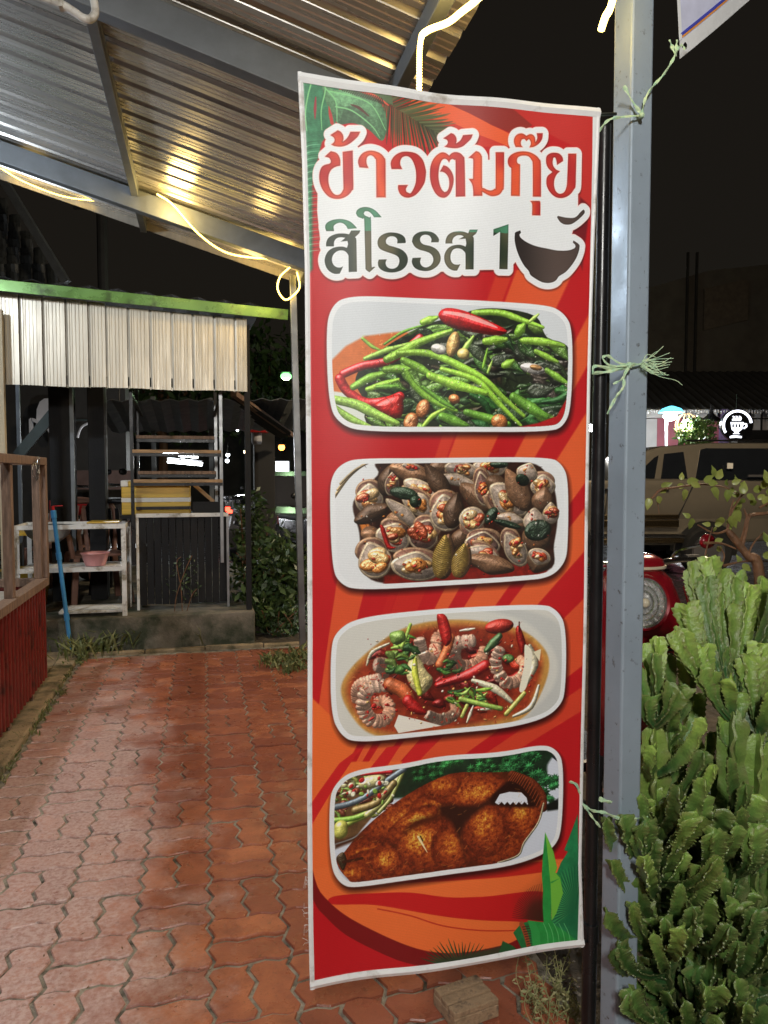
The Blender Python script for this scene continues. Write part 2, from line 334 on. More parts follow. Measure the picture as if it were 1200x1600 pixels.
# led rope lights
def rope(pts,r,lab,m=M_LED,n=6,glow=()):
    P=curve(pts,n*6); o=MB().tube(P,[r*(1.2 if i%2 else .75) for i in range(len(P))],8).build('rope_light',m,smooth=True,label=lab,cat='rope light',group='warm rope lights on the canopy')
    for i,w,off in glow: light('lamp_light','POINT',V3(pts[i])+V3(off),w,(1,.68,.22),o,size=.09)
    return o
rope([at(*p,y=5.92) for p in ((-60,225),(0,262),(40,285),(100,307),(160,314),(196,311))],.0055,'drooping rope light along the canopy edge above the green trim',glow=((2,.5,(0,-.05,-.05)),))
rope([at(*p,y=yy) for p,yy in (((245,303),5.19),((270,320),5.195),((310,365),5.24),((350,393),5.32),((390,402),5.45),((430,405),5.62),((455,413),5.74),((438,432),5.77),((434,452),5.76),((445,468),5.76),((458,462),5.76),((468,448),5.76),((464,425),5.78))],.0065,'rope light sagging along the rafter and looped round the thin post',glow=((1,8,(.0,-.10,-.05)),(4,5,(0,-.06,-.04)),(8,2.2,(-.05,-.05,0))))
rope([at(*p,y=yy) for p,yy in (((656,240),2.25),((655,130),2.28),((657,65),2.26),((668,48),2.22),((700,35),2.15),((722,18),2.08),((745,0),2.0),((790,-40),1.95))],.008,'rope light bent over the eave above the banner',M_LEDH,glow=((3,4,(.05,-.03,.02)),))
rope([at(*p,y=1.44) for p in ((972,-60),(955,8),(946,26),(939,47))],.0065,'short end of rope light hanging by the near post top',M_LEDH,4,glow=((2,.8,(-.015,-.02,0)),))
t=MB().tube(curve([at(*p,y=2.86) for p in ((20,-20),(88,3),(115,18),(128,27),(140,30),(148,22),(148,8),(142,-20))],6),.014,10); cd=t.build('conduit_pipe',M_WHITEP,smooth=True,label='white plastic conduit pipe with a hooked end under the canopy beam',cat='pipe')
MB().bar(at(94,2,y=2.85),at(96,14,y=2.85),.012,.034).build('clip',M_WHITEP,cd)
# ------------------------------------------------------------------ food stall
st=thing('food_stall','food stall with pale corrugated fascia under a green roof trim','stall',(-.6,6.3,.262))
frib=[(-.004,0),(-.003,-.05),(.007,-.05),(.009,0),(.020,.006),(.030,.006),(.034,0),(.042,0),(.044,.006),(.048,.006),(.050,0),(.068,0),(.070,.006),(.074,.006),(.076,0),(.094,0),(.096,.006),(.100,.006),(.102,0),(.120,0),(.122,.006),(.126,.006),(.128,0),(.142,0)]
def fascia(x0,x1,za,zb,y,nm='fascia_sheet'):
    n=int((x1-x0)/.165)+1; prof=[(r[0]+i*.165,-r[1]) for i in range(n) for r in frib if r[0]+i*.165<=x1-x0]
    b=MB(); lo=[(x0+p[0],y+p[1],za+.004*math.sin(p[0]*9)) for p in prof]; hi=[(x0+p[0],y+p[1],zb(x0+p[0])) for p in prof]; m=len(lo)
    b.add(lo+hi,[(i,i+1,m+i+1,m+i) for i in range(m-1)]); return b.build(nm,M_FASC,st,thick=.0015)
A0,A1=at(5,446,y=6.05),at(450,492,y=6.05)
fb=at(190,606,y=6.2)[2]
fascia(-1.52,-.72,fb,lambda x:at(80,462,y=6.2)[2]-.05*(x+1.4),6.2); fascia(-.735,.372,fb-.004,lambda x:at(170,478,y=6.21)[2]-.05*(x+.7),6.205)
MB().bar(A0+[-.4,0,.02],A1,.012,.085,(0,0,1)).build('roof_trim',M_GREEN,st,bevel=.003)
b=MB(); pr=[(i*.1,(0 if i%2 else .03)) for i in range(24)]; e=V3(A1)-V3(A0)
b.strip(pr,V3(A0)+Vector((-.4,.01,.06)),e.normalized(),(0,0,1),(0,3.2,.25)); b.build('roof_sheet',M_DARKWOOD,st,thick=.004)
for q,w in (((98,720),.20),((152,720),.14)):
    p=at(*q,y=7.1); MB().box(p[0]-w/2,p[0]+w/2,7.05,7.2,.262,2.75).build('column',M_DARKWOOD,st,bevel=.004)
for q,w,yy in (((387,720),.045,6.24),((4,700),.05,6.1)):
    p=at(*q,y=yy); MB().bar((p[0],yy,.262 if w<.047 else -.05),(p[0],yy,2.62),w,w,(0,1,0)).build('post',M_DARKWOOD if w<.047 else M_BEIGE,st,bevel=.003)
for q,yy in (((113,700),7.0),((165,720),7.25),((30,700),7.3)):
    p=at(*q,y=yy); MB().bar((p[0],yy,.262),(p[0],yy,2.4),.03,.03,(0,1,0)).build('strut',M_BEAM,st)
MB().bar(at(28,712,y=7.25),at(84,645,y=7.25),.05,.09).build('brace',M_TEAL,st)
MB().box(-1.5,.37,6.24,6.28,fb+.02,fb+.09).build('lintel',M_DARKWOOD,st)
# second lean-to roof seen under the fascia
lt=thing('leanto_shelter','dark corrugated lean-to roof behind the stall counter','shelter',(-.2,8.4,.262))
pr=[(i*.09,(0 if i%2 else .025)) for i in range(26)]
MB().strip(pr,at(143,628,y=7.6),(1,0,.03),(0,0,1),(0,1.6,-.22)).build('roof_sheet',M_BEAM,lt,thick=.004)
for q in ((240,700),(330,700)): p=at(*q,y=9.1); MB().bar((p[0],9.1,.262),(p[0],9.1,2.3),.05,.05,(0,1,0)).build('post',M_BEAM,lt)
MB().bar(at(365,615,y=7.2),at(455,680,y=8.6),.06,.05).build('edge_board',M_WOODOLD,lt)
MB().strip([(i*.12,(0 if i%2 else .03)) for i in range(10)],at(365,618,y=7.2),(0,1,0),(0,0,1),V3(at(455,680,y=8.2))-V3(at(365,618,y=7.2))).build('roof_sheet',M_DARKWOOD,lt,thick=.004)
# ------------------------------------------------------------------ counter with shelves
ct=thing('shelf_counter','black plank counter with white edging and an open shelf frame','counter',(-.2,6.5,.262))
Y=6.42
def X(px,y=Y): return at(px,760,y=y)[0]
def Z(py,y=Y,px=280): return at(px,py,y=y)[2]
xl,xr=X(212),X(356); zt=Z(806); zb=.30
n=12
for i in range(n):
    a=xl+.02+(xr-xl-.04)*i/n; w=(xr-xl-.04)/n; MB().box(a+.002,a+w-.0025,Y+.002+rnd.uniform(0,.003),Y+.018,zb+rnd.uniform(0,.01),zt-.012).build('plank',M_DARKWOOD,ct,bevel=.002)
MB().box(xl-.004,xl+.018,Y-.008,Y+.015,.262,zt-.013).build('edge_strip',M_WHITEP,ct,bevel=.002); MB().box(xl-.005,xr+.002,Y-.010,Y+.012,zt-.011,zt+.022).build('edge_strip',M_WHITEP,ct,bevel=.002); MB().box(xr-.016,xr+.004,Y-.006,Y+.014,.262,zt-.012).build('edge_strip',M_GALV,ct)
MB().box(X(186),xr,Y+.02,6.95,zt-.02,zt+.010).build('counter_top',M_DARKWOOD,ct)
for x in (xl+.01,xr-.03): MB().box(x,x+.025,Y+.3,6.94,.262,zt-.021).build('side_panel',M_DARKWOOD,ct)
for q,y in ((207,6.40),(346,6.40),(216,6.93),(338,6.93)):
    MB().bar((X(q,y),y,zt-.4 if y<6.5 else zt),(X(q,y),y,Z(612,y)),.026,.026,(0,1,0)).build('post',M_BLACK if q<300 else M_GALV,ct)
for a,c,py,y,m in ((208,346,704,6.385,M_WOODL),(209,348,750,6.385,M_WOODL),(214,336,682,6.91,M_WOODOLD),(216,338,737,6.91,M_WOODOLD)):
    MB().box(X(a,y),X(c,y),y-.02,y+.02,Z(py+4,y),Z(py-1,y)).build('shelf_rail',m,ct,bevel=.002); MB().box(X(a,y),X(c,y),y-.012,y+.012,Z(py+9,y),Z(py+4.3,y)).build('shelf_frame',M_BLACK,ct)
MB().bar(at(205,615,y=6.4),at(222,650,y=6.9),.02,.02).build('brace',M_BLACK,ct); MB().bar(at(346,615,y=6.4),at(334,650,y=6.9),.02,.02).build('brace',M_BLACK,ct); MB().bar(at(303,757,y=6.7),at(334,784,y=6.7),.05,.03).build('brace',M_WOODL,ct)
MB().box(X(212),X(298),6.405,6.415,Z(796),Z(791)).build('guard_rail',M_BLACK,ct)
MB().box(X(300),X(352),6.5,6.52,zt+.01,Z(785)).build('back_board',M_DARKWOOD,ct)
fx=thing('foam_box','yellow taped foam box with a white stripe on the counter','box',(X(243,6.6),6.65,zt+.01))
x0,x1=X(190,6.5),X(297,6.5); z0=zt+.011; z1=Z(757,6.5)
h=z1-z0
MB().box(x0,x1,6.47,6.78,z0,z0+h*.42).build('body',M_YELLOW,fx,bevel=.008); MB().box(x0-.001,x1+.001,6.469,6.781,z0+h*.42,z0+h*.56).build('stripe',M_FOAM,fx); MB().box(x0,x1,6.47,6.78,z0+h*.56,z0+h*.93).build('body',M_YELLOW,fx,bevel=.006); MB().box(x0-.005,x0+.055,6.465,6.785,z0+h*.932,z1+.035).build('lid',M_FOAM,fx,bevel=.008); MB().box(x0+.056,x1+.004,6.465,6.785,z0+h*.932,z1+.03).build('lid',M_YELLOW,fx,bevel=.006)
# ------------------------------------------------------------------ white table and what stands on it
tb=thing('metal_rack_table','white slotted-angle table with a plank shelf beside the counter','table',(-1.0,6.35,.262))
ty0,ty1=6.20,6.62; xa,xb=X(20,ty0),X(195,ty0); zt2=at(110,820,y=ty0)[2]; zm=at(110,888,y=ty0)[2]
for x in (xa,xb-.035):
    for y in (ty0,ty1):
        MB().box(x,x+.035,y,y+.004,.262,zt2).box(x+(.0 if x==xa else .031),x+(.004 if x==xa else .035),y+.0045,y+.035,.262,zt2).build('leg',M_WHITEP,tb)
for y in (ty0-.004,ty1+.005): MB().box(xa,xb,y-.002,y+.003,zt2-.035,zt2).build('top_rail',M_WHITEP,tb)
for x in (xa+.003,xb-.008): MB().box(x,x+.004,ty0+.04,ty1-.001,zt2-.035,zt2).build('top_rail',M_WHITEP,tb)
for k in range(3): MB().box(xa+.02,xb-.02,ty0+.01+k*.14,ty0+.135+k*.14,zm-.018,zm).build('shelf_plank',M_WHITEP,tb,bevel=.003)
MB().box(xa,xb,ty0-.008,ty0-.003,zm-.03,zm+.004).build('shelf_rail',M_WHITEP,tb)
for k in range(2): MB().box(xa+.3,xb-.04,ty0+.02+k*.16,ty0+.165+k*.16,.29,.312).build('bottom_plank',M_WHITEP,tb,bevel=.004)
b=MB().lathe([(0,-.13),(.09,-.125),(.15,-.08),(.185,-.01),(.20,0),(.196,.004),(.178,-.012),(.14,-.078),(.08,-.118),(0,-.12)],32,at(75,822,y=6.42)); b.build('wash_basin',M_STEEL,smooth=True,label='round metal basin set into the white table top',cat='basin')
p=at(163,812,y=6.4); MB().box(p[0]-.12,p[0]+.12,6.28,6.56,zt2+.001,zt2+.012).build('yellow_mat',M_YELLOW,label='folded yellow mat on the white table top',cat='mat',bevel=.003)
p=at(149,884,y=6.33); MB().lathe([(0,.004),(.075,.004),(.092,.05),(.105,.098),(.116,.104),(.114,.108),(.10,.104),(.088,.055),(.07,.012),(0,.010)],32,(p[0],6.33,zm)).build('pink_bowl',M_PINK,smooth=True,label='pink plastic bowl on the middle plank of the white table',cat='bowl')
def chair(loc,rz_,m,lab):
    t=thing('plastic_chair',lab,'chair',loc,rz=rz_); 
    for sx in (-1,1):
        for sy in (-1,1): MB().bar((sx*.24,sy*.23,0),(sx*.20,sy*.19,.43),.05,.04,(0,1,0)).build('leg',m,t,bevel=.006,local=True)
        MB().tube(curve([(sx*.23,-.2,.42),(sx*.26,-.2,.60),(sx*.26,-.05,.65),(sx*.24,.22,.66)],5),.022,8).build('armrest',m,t,smooth=True,local=True)
    MB().box(-.22,.22,-.22,.22,.42,.445).build('seat',m,t,bevel=.01,local=True)
    for k in range(6):
        x=-.15+k*.06; MB().bar((x*.9,.21,.44),(x*1.25,.30,.82),.036,.012,(0,1,0)).build('back_slat',m,t,local=True)
    MB().tube(curve([(-.21,.21,.44),(-.24,.29,.74),(-.19,.32,.86),(0,.33,.885),(.19,.32,.86),(.24,.29,.74),(.21,.21,.44)],5),.022,8).build('back_frame',m,t,smooth=True,local=True); return t
chair((at(150,900,y=6.92)[0],6.95,.262),.35,M_BROWNP,'brown plastic armchair with slatted back behind the white table')
chair((at(90,900,y=7.6)[0],7.6,.262),-.4,M_BROWNP,'second brown plastic chair farther back under the stall')
chair((at(196,900,y=7.5)[0],7.5,.262),2.9,M_BLACK,'black plastic chair squeezed against the counter side')
p0,p1=at(111,1018,z=.012),at(83,797,y=6.06)
bp=thing('blue_water_pipe','leaning blue water pipe with a red tap handle','pipe',p0)
MB().tube([p0,lerp(p0,p1,.55),lerp(p0,p1,.56),p1],[.016,.016,.016,.016],10).build('pipe',M_BLUE,bp,smooth=True)
for t_ in (.25,.68,.97): MB().tube([lerp(p0,p1,t_-.025),lerp(p0,p1,t_+.025)],.021,10).build('coupling',M_BLUE,bp,smooth=True)
MB().tube([p1,p1+[0,0,.03]],.012,8).build('valve',M_RED,bp); MB().bar(p1+[0,0,.03],at(98,790,y=6.06),.012,.006).build('valve_handle',M_RED,bp)
p=at(40,850,y=6.95); MB().lathe([(0,0),(.16,0),(.20,.30),(.215,.31),(.20,.315),(0,.30)],20,(p[0],6.95,.262)).lathe([(0,.316),(.2,.316),(.2,.34),(0,.36)],20,(p[0],6.95,.262+.30)).build('yellow_tub',M_YELLOW,smooth=True,label='yellow lidded tub on the platform behind the white table',cat='tub')
# ------------------------------------------------------------------ wooden cart with red sheet
ca=thing('wooden_cart','timber cart rack with dark red corrugated sides at the path edge','cart',(-1.4,3.6,.03))
CX=-1.03; y1=at(70,905,x=CX)[1]; zr=at(70,912,x=CX)[2]
prf=[(r+i*.075,q) for i in range(int((y1-1.2)/.075)) for r,q in ((0,0),(.012,.012),(.03,.012),(.042,0))]
MB().strip([(x,q) for x,q in prf],(CX,1.2,.06),(0,1,0),(1,0,0),(0,0,zr-.075)).build('side_sheet',M_REDSHEET,ca,thick=.002)
MB().strip([(x,q) for x,q in prf if x<.85],(CX-.85,y1-.01,.06),(1,0,0),(0,1,0),(0,0,zr-.075)).build('end_sheet',M_REDSHEET,ca,thick=.002)
MB().box(CX-.05,CX+.022,1.2,y1+.03,zr-.012,zr+.04).build('rim',M_WOODOLD,ca,bevel=.004); MB().box(CX-.85,CX-.052,y1-.03,y1+.03,zr-.012,zr+.038).build('rim',M_WOODOLD,ca,bevel=.004)
MB().box(CX-.84,CX-.052,1.2,y1-.035,zr-.06,zr-.035).build('deck',mat('grey_cart_deck',(.33,.31,.28),.6,0,.2,8),ca)
zt3=at(70,720,x=CX)[2]
for q,xx in (((70,800),CX),((58,800),CX-.06),((12,800),CX-.02)):
    p=at(*q,x=xx) if q[0]!=58 else at(58,800,y=y1-.02); MB().bar((p[0],min(p[1],y1-.0),zr+.04),(p[0],min(p[1],y1),zt3-.03),.05,.05,(0,1,0)).build('upright',M_WOODOLD,ca,bevel=.004)
MB().box(CX-.035,CX+.025,1.2,y1+.03,zt3-.03,zt3+.02).build('top_rail',M_WOODOLD,ca,bevel=.004); MB().box(CX-.85,CX-.037,y1-.025,y1+.028,zt3-.03,zt3+.018).build('top_rail',M_WOODOLD,ca,bevel=.004)
for i in range(7):
    a=1.5+i*.55; MB().box(CX-.035,CX+.012,a-.02,a+.02,.03,.06).build('foot',M_WOODOLD,ca)
pts=[]
r0=at(52,722,x=CX+.02)
for i in range(60): t_=i*.42; pts.append(r0+np.array([.01*math.sin(t_*.7)+.02,.05*math.cos(t_)+.03*math.sin(i*.13),-.04+.055*math.sin(t_)+.02*math.sin(i*.31)]))
MB().tube(pts,.0022,5).build('wire_coil',M_GALV,label='tangled coil of thin wire hung on the cart top rail',cat='wire')
# ---------------------------------------------------------------- banner print
BX0,BX1,BZ0,BZ1,BY=0.170,0.835,0.325,2.185,1.445      # plate of the print in metres
KPM=1250.0
PW,PH=int((BX1-BX0)*KPM),int((BZ1-BZ0)*KPM)
def PT(p):
    q=at(p[0],p[1],y=BY); return ((q[0]-BX0)*KPM,(BZ1-q[2])*KPM)
SC=1.63
prng=np.random.default_rng(7)
def vnoise(h,w,cell,seed):
    r=np.random.default_rng(seed); gh,gw=int(h/cell)+3,int(w/cell)+3
    g=r.random((gh,gw)); y=np.arange(h)/cell; x=np.arange(w)/cell
    yi=y.astype(int); xi=x.astype(int); fy=(y-yi)[:,None]; fx=(x-xi)[None,:]
    fy=fy*fy*(3-2*fy); fx=fx*fx*(3-2*fx)
    a=g[yi][:,xi]; b=g[yi][:,xi+1]; c=g[yi+1][:,xi]; d=g[yi+1][:,xi+1]
    return (a*(1-fx)+b*fx)*(1-fy)+(c*(1-fx)+d*fx)*fy
NF=vnoise(PH,PW,3,1)*.5+vnoise(PH,PW,7,2)*.5
NM=vnoise(PH,PW,14,3)*.5+vnoise(PH,PW,6,4)*.3+vnoise(PH,PW,2.5,5)*.2
NL=vnoise(PH,PW,60,6)
CV=np.zeros((PH,PW,3))+np.array([.72,.1,.12])
CLIP=None
def C(*c): return np.array(c,float)/255.
def spline(pts,n=6,closed=True):
    p=np.array(pts,float); m=len(p); out=[]
    for i in range(m if closed else m-1):
        a=p[(i-1)%m] if closed or i>0 else p[i]; b=p[i]; c=p[(i+1)%m]
        d=p[(i+2)%m] if closed or i+2<m else c
        for k in range(n):
            t=k/n; out.append(.5*((2*b)+(c-a)*t+(2*a-5*b+4*c-d)*t*t+(3*b-a-3*c+d)*t**3))
    if not closed: out.append(p[-1])
    return np.array(out)
def csmooth(p,n=4,ang=48):
    p=np.array(p,float); m=len(p); out=[]
    def turn(i):
        u=p[i]-p[i-1]; v=p[(i+1)%m]-p[i]; return abs(math.degrees(math.atan2(u[0]*v[1]-u[1]*v[0],u@v)))
    cor=[turn(i)>ang for i in range(m)]
    for i in range(m):
        b,c=p[i],p[(i+1)%m]; a=2*b-c if cor[i] else p[i-1]; d=2*c-b if cor[(i+1)%m] else p[(i+2)%m]
        if np.linalg.norm(c-b)>3.2*max(1e-6,min(np.linalg.norm(b-a),np.linalg.norm(d-c))): out.append(b); continue
        for k in range(n):
            t=k/n; out.append(.5*((2*b)+(c-a)*t+(2*a-5*b+4*c-d)*t*t+(3*b-a-3*c+d)*t**3))
    return np.array(out)
def win(p,pad):
    x0=max(0,int(p[:,0].min()-pad));x1=min(PW,int(p[:,0].max()+pad)+2);y0=max(0,int(p[:,1].min()-pad));y1=min(PH,int(p[:,1].max()+pad)+2)
    if x1<=x0 or y1<=y0: return None
    X,Y=np.meshgrid(np.arange(x0,x1)+.5,np.arange(y0,y1)+.5); return (slice(y0,y1),slice(x0,x1)),X,Y
def sdf(p,X,Y):
    d=np.full(X.shape,1e9); ins=np.zeros(X.shape,bool); q=np.roll(p,-1,0)
    for (ax,ay),(bx,by) in zip(p,q):
        ex,ey=bx-ax,by-ay; L=ex*ex+ey*ey
        if L<1e-9: continue
        t=np.clip(((X-ax)*ex+(Y-ay)*ey)/L,0,1); dx=X-ax-ex*t; dy=Y-ay-ey*t; d=np.minimum(d,dx*dx+dy*dy)
        if ay!=by:
            c=((ay<=Y)&(Y<by))|((by<=Y)&(Y<ay)); ins^=c&(X<ax+(Y-ay)*ex/ey)
    d=np.sqrt(d); return np.where(ins,d,-d)
def put(sl,al,col):
    if CLIP is not None: al=al*CLIP[sl]
    al=al[...,None]; CV[sl]=CV[sl]*(1-al)+col*al
def conv(pts,f): return np.array([PT(f(*q)) for q in pts])
ID=lambda x,y:(x,y)
def poly(pts,col,f=ID,sm=False,soft=.7,alpha=1,grow=0,noise=0):
    p=conv(pts,f)
    if sm: p=spline(p)
    w=win(p,soft*2+grow+2)
    if w is None: return
    sl,X,Y=w; d=sdf(p,X,Y)+grow
    c=np.broadcast_to(np.asarray(col),X.shape+(3,))
    if noise: c=c*(1+noise*(NM[sl]-.5)[...,None])
    put(sl,np.clip(d/(2*soft)+.5,0,1)*alpha,c)
LD=np.array([-.45,-.65,.62]); LD/=np.linalg.norm(LD)
def shaded(d,R,sl,col,spec,rough,edge):
    # a rounded body: height from the distance to the outline
    t=np.clip(d/R,0,1); h=np.sqrt(np.clip(t*(2-t),0,1))*R*.75+rough*((NM[sl]-.5)*.35+(NL[sl]-.5)*1.4)*R
    gy,gx=np.gradient(h); nz=1/np.sqrt(gx*gx+gy*gy+1); nx=-gx*nz; ny=-gy*nz
    l=np.clip(nx*LD[0]+ny*LD[1]+nz*LD[2],0,1)
    hv=LD+np.array([0,0,1]); hv/=np.linalg.norm(hv)
    s=np.clip(nx*hv[0]+ny*hv[1]+nz*hv[2],0,1)**16*spec
    v=(edge+(1.22-edge)*l)*(1+.45*(NF[sl]-.5)+.35*(NL[sl]-.5))
    return np.clip(np.asarray(col)*v[...,None]+s[...,None],0,1)
def body(pts,col,f=ID,R=14,spec=.35,rough=.25,edge=.35,sm=True,soft=.7):
    p=conv(pts,f)
    if sm: p=spline(p,5)
    w=win(p,3)
    if w is None: return
    sl,X,Y=w; d=sdf(p,X,Y); put(sl,np.clip(d/(2*soft)+.5,0,1),shaded(d,R*SC,sl,col,spec,rough,edge))
def ell(cx,cy,rx,ry,a,n=22):
    a=math.radians(a); return [(cx+rx*math.cos(t)*math.cos(a)-ry*math.sin(t)*math.sin(a),cy+rx*math.cos(t)*math.sin(a)+ry*math.sin(t)*math.cos(a)) for t in [2*math.pi*i/n for i in range(n)]]
def tube(pts,w,col,f=ID,spec=.35,rough=.2,edge=.4,taper=(1,1),line=False,alpha=1):
    p=conv(pts,f); p=spline(p,5,False) if len(p)>2 else p
    s=abs(f(1,0)[0]-f(0,0)[0])*SC; R0=w*s/2; W=win(p,R0+2)
    if W is None: return
    sl,X,Y=W; best=np.full(X.shape,-1e9); n=len(p)-1
    for i in range(n):
        (ax,ay),(bx,by)=p[i],p[i+1]; ex,ey=bx-ax,by-ay; L=ex*ex+ey*ey+1e-9
        t=np.clip(((X-ax)*ex+(Y-ay)*ey)/L,0,1); g=(i+t)/n
        r=R0*np.where(g<.5,taper[0]+(1-taper[0])*g*2,1+(taper[1]-1)*(g-.5)*2)
        best=np.maximum(best,r-np.sqrt((X-ax-ex*t)**2+(Y-ay-ey*t)**2))
    al=np.clip(best+.5,0,1)*alpha
    put(sl,al,np.asarray(col) if line else shaded(best,R0,sl,col,spec,rough,edge))
def shadow(pts,f=ID,dx=2,dy=5,soft=5,al=.6,grow=2):
    poly([(f(*q)[0]+dx,f(*q)[1]+dy) for q in pts],C(20,4,4),soft=soft*SC,alpha=al,grow=grow*SC)
def chaikin(p,n=3):
    p=np.array(p,float)
    for _ in range(n):
        q=np.roll(p,-1,0); o=np.empty((2*len(p),2)); o[0::2]=.75*p+.25*q; o[1::2]=.25*p+.75*q; p=o
    return p
def mask(pts,grow=0,sm=False,f=ID):
    p=conv(pts,f); p=spline(p,4) if sm else p; m=np.zeros((PH,PW)); w=win(p,3)
    sl,X,Y=w; m[sl]=np.clip(sdf(p,X,Y)+grow*SC+.5,0,1); return m
def crop(x0,y0,k): return lambda x,y:(x0+x/k,y0+y/k)
def paint_ground():
    G=np.broadcast_to
    yy,xx=np.mgrid[0:PH,0:PW]; s=PT((455,1385)); a=np.arctan2(xx-s[0],s[1]-yy)
    OR=C(222,100,50); 
    for a0,a1,k in ((.15,.25,.75),(.33,.36,.4),(.36,.45,.8),(.50,.545,.85),(.585,.67,.9),(.70,.77,.9),(.85,1.0,.7),(1.05,1.12,.5)):
        m=np.clip((a-a0)*260,0,1)*np.clip((a1-a)*260,0,1)*k*((yy>PT((500,880))[1]) if a0<.3 else (yy>PT((500,400))[1])*np.where((a0<.5)&(yy>PT((500,880))[1]),.25,1)); CV[:]=CV*(1-m[...,None])+OR*m[...,None]
    poly([(478,1080),(560,1160),(545,1190),(700,1190),(700,1500),(478,1500)],C(226,104,48),soft=2)
    for q in ([(577,1158),(556,1180),(520,1232),(480,1296),(478,1262),(530,1192)],[(626,1164),(606,1196),(575,1205),(604,1168)],[(690,1150),(655,1190),(622,1200),(650,1163)]): poly(q,C(196,34,36))
    poly([(478,1355),(930,1340),(930,1500),(478,1540)],C(228,108,52),soft=2)
    poly([(560,1380),(640,1378),(690,1375),(760,1370),(850,1362),(850,1345),(560,1360)],C(186,36,28),soft=1.5)
    poly([(520,1400),(584,1396),(641,1393),(700,1399),(750,1398),(850,1394),(850,1442),(802,1438),(750,1434),(700,1429),(636,1420),(584,1414),(520,1412)],C(188,26,28),sm=True)
    tube([(590,1420),(640,1428),(690,1442),(750,1450),(810,1453)],2.2,C(186,50,30),line=True)
    poly([(480,1355),(500,1392),(540,1430),(600,1461),(660,1480),(720,1484),(790,1474),(820,1465),(840,1500),(700,1520),(470,1550)],C(118,16,20),sm=True)
    poly([(478,1402),(500,1422),(540,1460),(600,1490),(650,1504),(720,1512),(720,1530),(470,1560)],C(184,20,30),sm=True)
    # top of the sheet
    f=crop(680,140,4.615)
    poly([(-200,0),(480,60),(700,260),(560,330),(400,260),(240,160),(60,80)],C(140,44,38),f)
    poly([(-120,-10),(130,100),(240,160),(400,260),(540,330),(520,420),(470,400),(310,330),(150,240),(-300,300)],C(222,92,52),f)
    poly([(-400,100),(150,240),(310,330),(520,420),(300,420),(-300,400)],C(196,52,40),f)
    poly([(480,80),(1180,160),(1130,900),(1000,800),(1000,420),(700,260)],C(188,48,44),f,soft=2)
    poly([(1040,780),(1110,840),(1060,1300),(980,1100)],C(112,24,30),f,soft=3)
